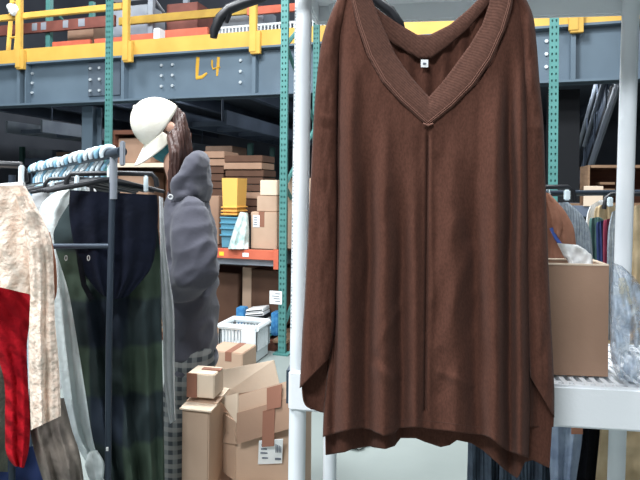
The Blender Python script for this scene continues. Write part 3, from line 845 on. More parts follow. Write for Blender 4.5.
sh_low = shelf(SHT, su)
sh_top = shelf(2.12, su)
bm = NB(); box(bm, (-0.026, 0.01, SHT - 0.047), (0.008, 0.05, 0.088), UM); put('corner_slot', bm, M['rack_steel'], sh_low, False, label='dark grey box in place of the corner slot')  # dark box put where the shelf corner has a dark slot
for (xt, yt_, xb, yb_, z, r) in ((303.6, 0, 296.6, 480, 1.50, 0.0228), (630.5, 20, 616, 480, 1.70, 0.0242), (332, 300, 329.5, 480, 1.85, 0.0225)):
    sl = (xb - xt) / (yb_ - yt_)
    hy = HY + (CAMH - 0.0) / z * F; ty = HY - (2.08 - CAMH) / z * F
    a = P(xb + sl * (hy - yb_), hy, z); b = P(xt + sl * (ty - yt_), ty, z); a.z = 0.0
    bm = NB(); tube(bm, [a, b], r, 24); po = put('post', bm, M['pvc'], su)
    if xt < 320:
        bm = NB(); rnd = random.Random(3)
        for seg in ((8, 150), (162, 205), (215, 272), (284, 330)):
            y = seg[0]
            while y < seg[1]:
                x = xt + sl * (y - yt_) - 7.2; hgt = rnd.uniform(1.2, 2.6)
                q = P(x, y, z - 0.0125); box(bm, q, (rnd.uniform(0.003, 0.0065), 0.0012, hgt * z / F * 0.8)); y += hgt + rnd.uniform(1.0, 2.6)
        put('printed_text', bm, M['print'], po, False, label='small grey print running up the post')
a = UM @ Vector((0.96, 0.0, 0)); bm = NB(); tube(bm, [a, a + Vector((0, 0, 2.05))], 0.0228, 24); put('post', bm, M['pvc'], su)

bm = NB(); fz = 1.47 * F / (446 - HY)
c = P(360, 446, fz); c.z = 0.03
for k in range(5):
    rr = random.Random(k); ellip(bm, c + Vector((rr.uniform(-0.05, 0.05), rr.uniform(-0.04, 0.04), rr.uniform(-0.005, 0.012))), (0.05, 0.04, 0.022), None, 12, 8)
put('paper', fuse(bm, 0.007, 1, lambda q: 0.012 * noise.noise(q * 38)), M['paper'], label='crumpled white paper lying on the floor under the tunic hem', cat='paper')
# ---- carton on the shelf
cz = 1.45
cl, cr_ = P(543, 375, cz + 0.015), P(608, 375, cz); cl.z = cr_.z = SHT
U2 = (cr_ - cl).normalized(); V2 = Vector((-U2.y, U2.x, 0)); W = (cr_ - cl).length; H = 0.287; D = 0.11
CM = Matrix.Translation(cl) @ Matrix((U2, V2, Vector((0, 0, 1)))).transposed().to_4x4()
ob = thing('cardboard_box', 'open brown carton on the white shelf right of the tunic with white paper on top', 'box', CM @ Vector((W / 2, D / 2, 0.001)))
bm = NB(); t = 0.006; H0b = 0.001
box(bm, (W / 2, t / 2, H / 2), (W, t, H), CM); box(bm, (W / 2, D - t / 2, H / 2), (W, t, H), CM)
box(bm, (t / 2, D / 2, H / 2), (t, D - 2 * t, H), CM); box(bm, (W - t / 2, D / 2, H / 2), (t, D - 2 * t, H), CM); box(bm, (W / 2, D / 2, 0.004), (W - 2 * t, D - 2 * t, 0.007), CM)
put('carton_wall', bm, M['card_dark'], ob, False)
bm = NB()
box(bm, (W / 2, t / 2, H + 0.002), (W, t * 1.3, 0.004), CM); box(bm, (W / 2, D - t / 2, H + 0.002), (W, t * 1.3, 0.004), CM)
box(bm, (W - t / 2, D / 2, H + 0.002), (t * 1.3, D - 2 * t, 0.004), CM); put('cut_rim', bm, M['card_in'], ob, False)
bm = NB(); drape(bm, [(557, 243), (563, 255), (570, 270), (576, 330)], [(578, 245), (588, 252), (593, 264), (592, 330)], 1.50, 0, 0.03, [(1.6, 0.008, 0.2, 2)], 0.02, 22, 24, 20, 12)
put('paper', bm, M['paper'], label='crumpled white paper sticking up out of the carton on the shelf', cat='paper')
# ---- clear bag
bm = NB(); drape(bm, [(611, 262), (610, 290), (610, 330), (611, 360), (619, 380)], [(622, 266), (640, 285), (650, 320), (652, 355), (646, 384)], 1.41, 0, 0.10, [(2.3, 0.012, 0, 3), (4.1, 0.006, 0.3, -2)], 0.03, 16, 40, 36, 21)
bg = put('plastic_bag', bm, M['film'], label='clear crinkled plastic bag on the shelf beside the brown carton', cat='bag', angle=80)
bm = NB(); tube(bm, [P(622, 278, 1.42), P(625, 292, 1.415), P(628, 305, 1.415)], [0.010, 0.014, 0.012], 12, True, (1.0, 0.5))
tube(bm, [P(625, 312, 1.412), P(632, 314, 1.41), P(636, 308, 1.412)], 0.006, 8); put('contents', bm, M['cream'], bg, label='cream object inside the bag')

# ================================================================== the brown tunic
T0 = 1.285


def zt(px): return T0 - 0.11 * (px - 430) / F * T0


CRE = [  # x at top, x at bottom, y start, depth (metres, + towards camera), width px
    (338, 333, 20, -0.010, 5), (352, 346, 60, 0.014, 8), (371, 366, 150, -0.012, 7), (384, 384, 130, 0.014, 9), (402, 402, 200, -0.011, 6),
    (414, 415, 170, 0.008, 6), (429.5, 424.5, 128, -0.006, 1.6), (434, 429, 128, 0.0015, 3.0), (450, 455, 150, 0.008, 10), (470, 478, 170, -0.012, 9),
    (494, 496, 90, 0.014, 10), (510, 509, 60, -0.014, 6), (521, 520, 60, 0.012, 6)]
DIAG = [((405, 300), (372, 352), 0.004, 3.5), ((372, 352), (400, 380), -0.004, 3.5), ((470, 250), (440, 345), 0.005, 5), ((455, 220), (432, 300), 0.004, 5),
        ((480, 300), (440, 392), -0.005, 6), ((425, 340), (462, 392), 0.003, 4), ((350, 250), (395, 330), 0.004, 6), ((388, 200), (365, 300), -0.004, 6),
        ((440, 372), (470, 385), 0.004, 3), ((440, 160), (470, 235), -0.004, 6), ((385, 230), (410, 290), 0.003, 4), ((515, 250), (490, 340), 0.003, 5),
        ((375, 368), (392, 378), 0.006, 5)]


def cloth_d(x, y):
    d = 0
    for xt, xb, ys, am, wd_ in CRE:
        if y < ys - 30: continue
        g = min(1, max(0, (y - ys + 30) / 110)); g = g * g * (3 - 2 * g)
        if wd_ < 2.5: g = min(1, max(0, (y - ys) / 12)) * (0 if y > 412 else 1)
        xc = xt + (xb - xt) * max(0, min(1, y / 440)) + (2.2 * noise.noise(Vector((xt * 0.3, y * 0.012, 3))) if wd_ > 2.5 else 0)
        d += 1.85 * am * g * math.exp(-((x - xc) / wd_) ** 2)
    for (x0, y0), (x1, y1), am, wd_ in DIAG:
        dx, dy = x1 - x0, y1 - y0; l2 = dx * dx + dy * dy
        t = max(0, min(1, ((x - x0) * dx + (y - y0) * dy) / l2)); q = ((x - x0 - t * dx) ** 2 + (y - y0 - t * dy) ** 2) ** 0.5
        d += 0.9 * am * math.exp(-(q / (1.3 * wd_)) ** 2)
    d += 0.0022 * noise.noise(Vector((x * 0.05, y * 0.02, 1))) + 0.0018 * noise.noise(Vector((x * 0.12, y * 0.035, 9)))
    return d


tu = thing('tunic', 'brown ribbed V-neck long sleeve tunic hanging from the white shelf unit', 'tunic', P(430, 460, T0 + 0.02))
YT = [(338, -22), (347, -16), (352, 0), (358, 24), (368, 54), (383, 81), (400, 100), (413, 112), (428, 124), (440, 114), (453, 104), (476, 82), (492, 58), (504, 28), (511, 4), (514, -16), (522, -22)]
YBF = [(323, 437), (335, 433.5), (352, 429), (362, 428), (371, 430), (374, 432), (384, 436), (394, 433), (398, 428), (415, 427), (430, 429), (448, 431), (470, 434), (482, 435), (490, 438), (500, 446), (508, 451), (528, 458)]
XL = [(-20, 338), (40, 335), (120, 334), (200, 334), (300, 333), (350, 331), (380, 327), (410, 324), (440, 323)]
XR = [(-20, 522), (40, 526), (130, 528), (300, 529), (410, 530), (460, 528)]


def front_z(x, y):
    l, r = yx(XL, y), yx(XR, y); u = max(0, min(1, (x - l) / (r - l)))
    return zt(x) + 0.016 - 0.030 * max(0, 1 - (2 * u - 1) ** 6) ** 0.5 - cloth_d(x, y)


NU, NV = 230, 190
bm = NB(); rows = []
for i in range(NV + 1):
    v = i / NV; row = []
    for j in range(NU + 1):
        u = j / NU
        ya = yx(YT, 338 + 184 * u); yb2 = yx(YBF, 323 + 205 * u)
        y = ya + (yb2 - ya) * v
        l, r = yx(XL, y), yx(XR, y); x = l + (r - l) * u
        row.append(bm.verts.new(P(x, y, front_z(x, y))))
    rows.append(row)
grid(bm, rows)
SOL = [('SOLIDIFY', dict(thickness=0.0022, offset=0))]
put('front_panel', bm, M['brown'], tu, True, 180, mods=SOL)
# back panel
YTB = [(338, -14), (362, 4), (372, 20), (385, 36), (405, 49), (420, 57), (432, 56), (447, 45), (466, 29), (482, 11), (496, -8), (522, -14)]
YBB = [(326, 455), (345, 452), (352, 449), (370, 446), (374, 447.5), (385, 449), (394, 446), (400, 438), (415, 438), (425, 442), (440, 447), (449, 445), (456, 440), (470, 443), (482, 450), (496, 462), (505, 470), (517, 478), (520, 474), (524, 462), (532, 460), (549, 468)]
XLB = [(-20, 340), (100, 334), (300, 330), (400, 325), (460, 326)]
XRB = [(-20, 521), (100, 534), (300, 545), (380, 552), (420, 552), (470, 549)]
bm = NB(); rows = []
for i in range(NV + 1):
    v = i / NV; row = []
    for j in range(NU + 1):
        u = j / NU
        ya = yx(YTB, 338 + 184 * u) - 5; yb2 = yx(YBB, 326 + 223 * u)
        y = ya + (yb2 - ya) * v
        l, r = yx(XLB, y), yx(XRB, y); x = l + (r - l) * u
        bl = max(0, 1 - (2 * u - 1) ** 6) ** 0.5
        z = zt(x) + 0.022 + 0.022 * bl - 0.7 * cloth_d(x, y + 60) * min(1, max(0, (y - 100) / 150)) - 0.004 * math.cos((x - 425) * 0.35) * (1 if y < 130 else 0.3)
        if y > 400 and 372 < x < 396: z -= 0.02 * math.sin((x - 372) / 24 * PI) * (y - 400) / 45
        row.append(bm.verts.new(P(x, y, z)))
    rows.append(row)
grid(bm, rows); put('back_panel', bm, M['brown'], tu, True, 180, mods=SOL)


def strip(outer, inner, zf, n, m):
    bm = NB(); rows = []
    for i in range(n + 1):
        t = i / n * (len(outer) - 1); k = min(int(t), len(outer) - 2); f = t - k
        o_ = (outer[k][0] + (outer[k + 1][0] - outer[k][0]) * f, outer[k][1] + (outer[k + 1][1] - outer[k][1]) * f)
        i_ = (inner[k][0] + (inner[k + 1][0] - inner[k][0]) * f, inner[k][1] + (inner[k + 1][1] - inner[k][1]) * f)
        rows.append([bm.verts.new(P(o_[0] + (i_[0] - o_[0]) * j / m, o_[1] + (i_[1] - o_[1]) * j / m, zf(o_[0] + (i_[0] - o_[0]) * j / m, o_[1] + (i_[1] - o_[1]) * j / m, j / m))) for j in range(m + 1)])
    grid(bm, rows); return bm


OUT = [(346, -22), (351, 0), (357, 25), (367, 55), (382, 82), (400, 102), (428, 127), (453, 107), (475, 85), (492, 60), (505, 30), (512, 5), (515, -22)]
INN = [(367, -22), (372, 0), (382, 25), (395, 54), (405, 69), (416, 83), (429, 97), (441, 84), (451, 71), (470, 45), (482, 25), (489, 5), (493, -22)]
nb = put('neckband', strip(OUT, INN, lambda x, y, f: zt(x) - 0.0175 - 0.004 * math.sin(PI * min(1, f * 1.2)) + 0.012 * f, 120, 10), M['brown_band'], tu, True, 60, mods=[('SOLIDIFY', dict(thickness=0.004, offset=0))])
UPC = [(362, -14), (372, 5), (385, 15), (400, 25), (417, 35), (430, 35), (450, 25), (468, 10), (480, -2), (490, -14)]
LOC = [(360, 9), (372, 22), (385, 38), (405, 51), (420, 59), (432, 58), (447, 47), (466, 31), (482, 13), (496, -6)]
put('back_collar', strip(LOC, UPC, lambda x, y, f: zt(x) + 0.034 - 0.003 * math.sin(PI * f), 80, 8), M['brown_band'], tu, True, 60, mods=[('SOLIDIFY', dict(thickness=0.004, offset=0))])
# stitching along the neckband, hems
for fr in (0.10, 0.17):
    bm = NB(); pts = []
    for k in range(73):
        t = k / 72 * 12; i = min(int(t), 11); f = t - i
        o_ = Vector(OUT[i]).lerp(Vector(OUT[i + 1]), f); i_ = Vector(INN[i]).lerp(Vector(INN[i + 1]), f); q = o_.lerp(i_, fr)
        pts.append(P(q.x, q.y, zt(q.x) - 0.0215 + 0.012 * fr - 0.004 * math.sin(PI * fr * 1.2) + 0.0015))
    tube(bm, pts, 0.0009, 6); put('stitching', bm, M['thread'], nb)
bm = NB(); tube(bm, [P(423, 123.5, zt(428) - 0.0225), P(428, 125.5, zt(428) - 0.024), P(433, 123.5, zt(428) - 0.0225)], 0.0022, 8); put('bar_tack', bm, M['thread'], nb)
bm = NB(); pts = []
for k in range(100):
    x = 326 + 200 * k / 99; y = yx(YBF, x) - 8; pts.append(P(x, y, front_z(x, y) - 0.0012))
tube(bm, pts, 0.0007, 5); put('hem_stitching', bm, M['brown_band'], tu)
bm = NB(); box(bm, P(424.5, 63.5, zt(424) + 0.028), (0.017, 0.0015, 0.018)); tg = put('size_tag', bm, M['label'], tu, False, label='small white neck tag')
bm = NB(); box(bm, P(424.5, 63.5, zt(424) + 0.0265), (0.007, 0.001, 0.004)); put('printing', bm, M['ink'], tg, False)


def sleeve(name, fo, fi, bo, bi, seam):
    bm = NB(); n, m = 90, 22
    for side, (ol, il) in ((1, (fo, fi)), (-1, (bo, bi))):
        rows = []
        for i in range(n + 1):
            v = i / n; o_ = pl(ol, v); i_ = pl(il, v); row = []
            for j in range(m + 1):
                u = j / m; x = o_[0] + (i_[0] - o_[0]) * u; y = o_[1] + (i_[1] - o_[1]) * u
                pr = max(0, 1 - (2 * u - 1) ** 2) ** 0.5
                d = 0.006 * noise.noise(Vector((x * 0.09, y * 0.03, 4))) + 0.003 * noise.noise(Vector((x * 0.2, y * 0.06, 14)))
                d += 0.007 * math.exp(-((y - seam - 0.15 * (x - 325)) / 2.5) ** 2) - 0.003 * math.exp(-((y - seam - 5 - 0.15 * (x - 325)) / 2.5) ** 2)
                z = zt(x) + 0.016 - side * pr * 0.024 - d * (1 if side > 0 else 0.3) * pr
                row.append(bm.verts.new(P(x, y, z)))
            rows.append(row)
        grid(bm, rows)
    put(name, bm, M['brown'], tu, True, 180, mods=SOL)


fo = [(344, -12), (331, 14), (322, 42), (317, 80), (314, 120), (311, 180), (308, 240), (305, 300), (302, 350), (300, 388)]
fi = [(350, -8), (346, 14), (340, 42), (338, 80), (337, 120), (337, 180), (337, 240), (336, 300), (334, 335), (329, 358)]
sleeve('sleeve', fo, fi, fo[:-1] + [(303, 398), (311, 409)], fi[:-1] + [(331, 380), (324, 413)], 119)
fo = [(520, -12), (532, 14), (536, 42), (539, 80), (543, 125), (545, 180), (547, 240), (550, 310), (553, 370), (554, 417)]
fi = [(514, -8), (518, 14), (522, 42), (524, 80), (525, 125), (526, 180), (527, 240), (528, 310), (529, 350), (530, 376)]
sleeve('sleeve', fo, fi, fo[:-1] + [(554, 400), (553, 427)], fi[:-1] + [(530, 390), (530, 427)], 96)

# hanger of the tunic (mostly inside the shoulders) hooked over the top shelf edge
th = thing('clothes_hanger', 'black plastic hanger inside the shoulders of the brown tunic', 'hanger', P(433, -40, T0 + 0.03))
zc = T0 + 0.03
bm = NB(); tube(bm, [P(352, 16, zc + 0.004), P(372, -8, zc), P(400, -30, zc), P(433, -44, zc), P(466, -30, zc), P(494, -9, zc), P(515, 12, zc - 0.004)], [0.008, 0.01, 0.012, 0.013, 0.012, 0.01, 0.008], 10); put('arm', bm, M['black'], th)
ht = P(433, -44, zc); top = Vector((ht.x, ht.y, 2.12)); c = top + Vector((0, 0.05, 0.0))
bm = NB(); tube(bm, [ht, top] + arc(c, 0.05, PI, 0, 8, (0, 1, 0), (0, 0, 1)) + [c + Vector((0, 0.05, -0.03))], 0.003, 8); put('hook', bm, M['wire'], th)
# curved black hanger left of it, its arms dropping to both sides of the post
bh = thing('clothes_hanger', 'empty black curved hanger, one arm end sticking out left of the white post', 'hanger', P(307, -40, 1.43))
bm = NB(); zb = 1.432
tube(bm, [P(213.5, 38, zb), P(214.5, 30, zb), P(220, 18, zb), P(229, 9, zb), P(243, 3.5, zb), P(262, -2, zb), P(285, -12, zb), P(307, -22, zb - 0.005), P(330, -17, zb - 0.01), P(355, -6, zb - 0.012), P(375, 0, zb - 0.012), P(390, 11, zb - 0.012), P(400, 24, zb - 0.012), P(402, 30, zb - 0.012)],
     [0.009, 0.0120, 0.0135, 0.0145, 0.014, 0.012, 0.013, 0.014, 0.013, 0.012, 0.013, 0.014, 0.011, 0.009], 12, True, (1, 0.8)); put('arm', bm, M['black'], bh)
bm = NB(); tube(bm, [P(231, 8, zb), P(228, 17, zb), P(226.5, 23, zb)], [0.007, 0.0075, 0.004], 8); put('strap_notch', bm, M['black'], bh)
ht = P(307, -22, zb); top = Vector((ht.x, ht.y, 2.125)); c = top + Vector((0, 0.025, 0.0))
bm = NB(); tube(bm, [ht, top] + arc(c, 0.025, PI, 0, 8, (0, 1, 0), (0, 0, 1)) + [c + Vector((0, 0.025, -0.02))], 0.003, 8); put('hook', bm, M['wire'], bh)

# ================================================================== left: clothes rail
RA = P(113, 153.5, 1.55); RB = P(33, 170, 2.62); rd = (RB - RA).normalized(); rw = Vector((-rd.y, rd.x, 0)) * -1.0
cr = thing('clothes_rail', 'dark grey steel clothes rail crowded with garments at left', 'clothes rail', Vector((RA.x, RA.y, 0)))
bm = NB(); tube(bm, [RA - rd * 0.085, RB + rd * 0.1], 0.0135, 14); ra = put('hanging_bar', bm, M['rack_steel'], cr)
e = RA - rd * 0.088
bm = NB(); box(bm, e + Vector((0, 0, -0.005)), (0.014, 0.01, 0.066), None, 0.003); put('end_stop', bm, M['grey_light'], ra, False, label='pale grey end stop')
bm = NB(); tube(bm, [PHt(106.5, 0.0, 1.55), P(109, 340, 1.55), P(113, 161, 1.55)], 0.0088, 12); po = put('post', bm, M['rack_steel'], cr)
bm = NB(); tube(bm, [P(113.2, 199, 1.55), P(113.6, 157, 1.55)], 0.0105, 12); put('sleeve', bm, M['grey_light'], po, label='pale grey sleeve under the bar')
bm = NB(); box(bm, P(107.2, 449, 1.539), (0.006, 0.003, 0.010)); put('button', bm, M['paper'], po, False)
bm = NB(); tube(bm, [P(110.5, 246, 1.55), P(12, 246.5, 1.57)], 0.0078, 12); put('side_bar', bm, M['rack_steel'], cr)
bm = NB(); tube(bm, [PHt(12, 0.0, 1.57), P(12, 246.5, 1.57), P(12, 175, 1.57)], 0.0088, 12); put('post', bm, M['rack_steel'], cr)
bm = NB(); q = RB.copy(); q.z = 0; tube(bm, [q, RB], 0.0088, 12); put('post', bm, M['rack_steel'], cr)
bm = NB(); a = PHt(106.5, 0.02, 1.55); b = RB.copy(); b.z = 0.02; tube(bm, [a, b], 0.0085, 10); put('bottom_bar', bm, M['rack_steel'], cr)
a = PHt(106.5, 0.02, 1.55); b = PHt(12, 0.02, 1.57); bm = NB(); tube(bm, [a, b], 0.0085, 10); put('bottom_bar', bm, M['rack_steel'], cr)

RNAMES = ['nearest', 'second', 'third', 'fourth', 'fifth', 'sixth', 'seventh', 'eighth', 'ninth', 'tenth', 'eleventh', 'twelfth', 'thirteenth', 'fourteenth', 'fifteenth', 'sixteenth', 'seventeenth', 'eighteenth', 'nineteenth', 'twentieth']


def clip_hanger(name_label, xl, xr, ybar, z, k, hook_pt, drop=14, cat='hanger', group=None, clipx=None, r=0.0062):
    """trouser hanger: bar with bent ends, two clear clips, hook to hook_pt"""
    pxc = (xl + xr) / 2
    q = lambda x, y, dz=0: P(x, y, zslope(x, z, pxc, k) + dz)
    o = thing('clip_hanger', name_label, cat, q(pxc, ybar), group)
    bm = NB(); tube(bm, [q(xl, ybar + drop), q(xl + 1, ybar + drop * 0.45), q(xl + 5, ybar + 1.0), q(pxc, ybar), q(xr - 5, ybar + 1.0), q(xr - 1, ybar + drop * 0.45), q(xr, ybar + drop)], r, 10); put('bar', bm, M['black'], o)
    for cx_ in (clipx or (xl + 8, xr - 12)):
        bm = NB(); box(bm, q(cx_, ybar + 11, -0.008), (0.012, 0.012, 0.048), None, 0.003); put('clip', bm, M['clear'], o, False)
    hp = Vector(hook_pt); c = hp + Vector((0, 0, 0.003))
    w_ = Vector((rw.x, rw.y, 0)).normalized()
    bm = NB(); tube(bm, [q(pxc, ybar), c - Vector((0, 0, 0.035)), c + w_ * 0.014 - Vector((0, 0, 0.016))] + arc(c, 0.019, -0.5, PI, 10, w_, (0, 0, 1)), 0.0022, 8); put('hook', bm, M['wire'], o)
    return o


kz = rw.y / rw.x
# clear hooks packed along the bar: each one is a hanger hook of its own
hk = None; jr = random.Random(5)
for i in range(20):
    t = 0.03 + 0.95 * i / 19
    c = RA.lerp(RB, t)
    if hk is None:
        hk = thing('hook_hanger', 'white clear plastic hanger hook on the bar, nearest of the row', 'hanger', c, 'clear hanger hooks packed along the bar')
        w_ = rw.normalized()
        bm = NB(); tube(bm, arc(c, 0.020, -0.6, PI + 0.5, 14, w_, (0, 0, 1)), [0.0055 + 0.0035 * math.sin(PI * q / 14) for q in range(15)], 10); put('hook', bm, M['clear'], hk)
        bm = NB(); tube(bm, [c + w_ * 0.017 - Vector((0, 0, 0.012)), c - Vector((0, 0, 0.04)), c - Vector((0, 0, 0.07))], 0.0052, 8); put('stem', bm, M['clear'], hk)
        bm = NB(); tube(bm, [c - Vector((0, 0, 0.07)) + w_ * x + Vector((0, 0, -abs(x) * 0.22)) for x in (-0.16, -0.1, 0, 0.1, 0.16)], [0.005, 0.007, 0.008, 0.007, 0.005], 8); put('shoulder_bar', bm, M['black'], hk)
    else:
        r_ = hk.copy(); COL.objects.link(r_); r_.location = c + Vector((0, 0, jr.uniform(-0.003, 0.004))); r_.rotation_euler = (0, 0, jr.uniform(-0.25, 0.25))
        for ch in hk.children:
            d_ = ch.copy(); COL.objects.link(d_); d_.parent = r_
            if i % 3 == 1 and ch.name.split('.')[0] in ('hook', 'stem'): d_.data = ch.data.copy(); d_.data.materials[0] = M['sky']
        r_['label'] = 'white clear plastic hanger hook on the bar, %s from the near end' % RNAMES[i]
# garments hanging behind: seen mostly by their shoulders between the beige blouse and the navy piece
for i, (mm, nm, lb, xw) in enumerate((('offwhite', 'shirt', 'grey white shirt on the rail right behind the white jacket', 15), ('sky', 'shirt', 'pale blue shirt deeper on the rail behind the white jacket', 15), ('taupe', 'shirt', 'taupe shirt near the middle of the rail', 14),
                                      ('bottle', 'shirt', 'dull green shirt past the middle of the rail', 14), ('paper', 'shirt', 'bright white shirt near the far end of the rail', 12), ('blue_navy', 'shirt', 'dark blue shirt at the far end of the rail', 12))):
    t = 0.42 + 0.105 * i; c = RA.lerp(RB, t); px = CX + c.x / c.y * F; s = F / c.y
    py = HY - (c.z - CAMH) * s
    bm = NB(); hw = 0.17 * s
    drape(bm, [(px - 4, py + 0.055 * s), (px - hw * 0.75, py + 0.10 * s), (px - hw * 0.9, py + 0.3 * s), (px - hw * 0.85, py + 0.8 * s)], [(px + 4, py + 0.055 * s), (px + hw * 0.6, py + 0.10 * s), (px + hw * 0.7, py + 0.3 * s), (px + hw * 0.65, py + 0.8 * s)], c.y, kz, 0.035, [(3, 0.008, i * 0.3, 2)], 0.008, 9, 30, 20, 30 + i)
    put(nm, bm, M[mm], label=lb, cat='shirt', group=None)

# white jacket behind the navy piece
bm = NB(); drape(bm, [(66, 188), (48, 197), (39, 212), (42, 250), (50, 300), (58, 360), (70, 430), (92, 476), (94, 520)], [(84, 186), (90, 200), (92, 230), (92, 270), (94, 320), (97, 370), (100, 420), (106, 466), (108, 520)], 1.76, kz * 0.5, 0.05, [(2, 0.012, 0.1, 2), (4.2, 0.005, 0.4, 3)], 0.014, 10, 60, 40, 41)
wj = put('trousers', bm, M['whitecloth'], label='white denim garment hanging left of the navy piece on the rail', cat='garment')
bm = NB(); drape(bm, [(89, 452), (85, 464), (88, 476), (92, 484)], [(97, 450), (104, 462), (104, 474), (102, 484)], 1.62, 0, 0.05, [(1.5, 0.006, 0, 1)], 0.012, 14, 20, 16, 77); put('cuff', bm, M['whitecloth'], wj)
clip_hanger('dark hanger with clips holding the white denim garment', 44, 92, 178, 1.77, kz * 0.5, RA.lerp(RB, 0.24), clipx=(52, 84))
# dark green plaid garment and navy top piece in front of it
bm = NB(); drape(bm, [(74, 196), (58, 222), (54, 242), (68, 290), (77, 340), (85, 390), (93, 440), (106, 490), (108, 540)], [(150, 198), (157, 224), (160, 250), (161, 290), (162, 340), (163, 390), (164, 440), (165, 500), (165, 540)], 1.68, kz * 0.35, 0.05, [(3.2, 0.022, 0.1, 1.5), (6.4, 0.008, 0.3, 2)], 0.03, 11, 70, 60, 43)
put('plaid_shirt', bm, M['green_plaid'], label='dark green and navy plaid garment hanging under the navy piece by the grey post', cat='garment')
bm = NB(); drape(bm, [(70, 190), (69, 205), (70, 222), (74, 245), (82, 270), (98, 292)], [(157, 195), (158, 208), (158, 222), (156, 245), (150, 270), (128, 296)], 1.60, kz * 0.35, 0.045, [(2.4, 0.008, 0.0, 1), (4.7, 0.005, 0.4, 2)], 0.012, 10, 50, 50, 44, bot=lambda u: 5 * math.sin(PI * u))
nv = put('trousers', bm, M['navy'], label='navy folded trousers clipped to the nearest black hanger on the rail', cat='trousers')
bm = NB()
for (x, y) in ((66, 258), (88.5, 258)):
    tube(bm, arc(P(x, y, 1.565), 0.007, 0, 2 * PI, 12, (0.5, 0, 0), (0, 0, 1)), 0.0014, 6)
put('eyelet', bm, M['wire'], nv, label='silver ring')
bm = NB(); tube(bm, [P(78, 240, 1.578), P(80, 262, 1.57), P(84, 285, 1.572), P(92, 300, 1.575)], 0.008, 8, True, (1, 0.5)); put('drawcord', bm, M['navyblack'], nv)
clip_hanger('black clip hanger holding the navy trousers at the near end of the rail', 66, 157, 173, 1.60, kz * 0.35, RA.lerp(RB, 0.04), clipx=(77, 146), drop=14, r=0.0075)
# thin grey white garment between navy piece and hoodie
bm = NB(); drape(bm, [(159, 196), (160, 240), (162, 290), (163, 340), (164, 380), (168, 412), (170, 424)], [(163, 198), (165, 240), (170, 280), (174, 310), (174.5, 360), (175, 400), (175.5, 420)], 1.80, 0.3, 0.03, [(1.5, 0.006, 0.2, 1)], 0.008, 10, 40, 16, 46)
put('shirt', bm, M['offwhite'], label='narrow grey white sleeve hanging between the navy trousers and the grey hoodie', cat='garment')

# beige lace blouse at far left
bm = NB(); drape(bm, [(-60, 186), (-62, 215), (-60, 250), (-56, 292)], [(25, 186), (36, 206), (48, 240), (50, 290)], 1.33, 0.2, 0.07, [(2.1, 0.012, 0.2, 1.2), (4.3, 0.006, 0, 2)], 0.016, 12, 50, 60, 51, bot=lambda u: -6 * math.sin(PI * u * 1.5))
bb = put('lace_blouse', bm, M['beige'], label='beige lace blouse on a dark hanger at the far left edge', cat='blouse')
bm = NB(); drape(bm, [(16, 196), (26, 240), (30, 290), (29, 330), (29, 370), (31, 430)], [(30, 196), (50, 236), (54, 280), (55, 320), (59, 365), (61, 416)], 1.30, 0.2, 0.055, [(1.4, 0.010, 0.1, 1.6), (3.1, 0.005, 0.1, 3)], 0.016, 13, 60, 40, 52)
put('sleeve', bm, M['beige'], bb)
bm = NB(); drape(bm, [(40, 236), (46, 262), (50, 290), (50, 300)], [(50, 232), (56, 262), (57, 290), (54, 302)], 1.36, 0.2, 0.02, [(1.4, 0.004, 0.1, 1.6)], 0.006, 13, 24, 16, 53)
put('lining', bm, M['rust'], bb, label='tan lining edge')
clip_hanger('dark clip hanger holding the beige lace blouse at far left', -46, 25, 164, 1.36, 0.2, P(-12, 138, 1.36), clipx=(-38, 21.5), drop=18, r=0.009)
bm = NB(); tube(bm, [P(-50, 186, 1.37), P(0, 186, 1.36), P(24, 184, 1.355)], 0.006, 8); put('cord', bm, M['offwhite'], bb)
bm = NB(); tube(bm, [P(-70, 139, 1.36), P(12, 139.5, 1.36)], 0.0001, 4); bm.free()
# red cable knit, sage knit
bm = NB(); drape(bm, [(-30, 280), (-16, 310), (-8, 340), (4, 380), (5, 420), (6, 452), (14, 466)], [(28, 282), (31, 310), (27, 345), (28, 380), (30, 420), (29, 448), (24, 468)], 1.43, 0.2, 0.06, [(2, 0.008, 0.1, 1)], 0.012, 10, 60, 40, 55)
put('knit_sweater', bm, M['red'], label='bright red cable knit sleeve hanging under the beige lace blouse', cat='sweater')
bm = NB(); drape(bm, [(-60, 290), (-50, 360), (-46, 420), (-44, 470)], [(4, 300), (9, 350), (8, 400), (8, 472)], 1.50, 0.2, 0.05, [(2, 0.01, 0.1, 1)], 0.014, 10, 50, 40, 56)
put('knit_sweater', bm, M['sage'], label='grey green knit at the left edge behind the red sleeve', cat='sweater')
bm = NB(); drape(bm, [(28, 400), (30, 430), (36, 458), (48, 500), (50, 540)], [(64, 398), (72, 430), (80, 455), (86, 500), (88, 540)], 1.50, 0.2, 0.07, [(2, 0.016, 0.2, 3), (4, 0.008, 0.2, -3)], 0.026, 14, 40, 40, 57)
put('trousers', bm, M['taupe'], label='crumpled taupe garment below the beige lace sleeve', cat='garment')
bm = NB(); drape(bm, [(-40, 460), (-40, 540)], [(64, 440), (60, 540)], 1.62, 0.2, 0.05, [(3, 0.016, 0.2, 3)], 0.02, 10, 20, 40, 58)
put('trousers', bm, M['blue_navy'], label='dark navy garment at the bottom left below the red sleeve', cat='garment')

# ================================================================== person
PZ = 2.28


def Q(px, py, dz=0.0): return P(px, py, PZ + dz)


pe = thing('person', 'person in white cap, teal mask and grey hoodie bending over the clothes rail', 'person', Vector((Q(186, 300).x, PZ, 0)))
pxm = PZ / F
HC = Q(162, 126)
f = Vector((-0.50, -0.20, -0.84)).normalized(); up = Vector((-0.70, -0.42, 0.6)); up = (up - f * up.dot(f)).normalized()
if up.z < 0: up = -up
sd = f.cross(up).normalized()
HX = (sd, f, up)


def hp(a, b, c): return HC + sd * a + f * b + up * c


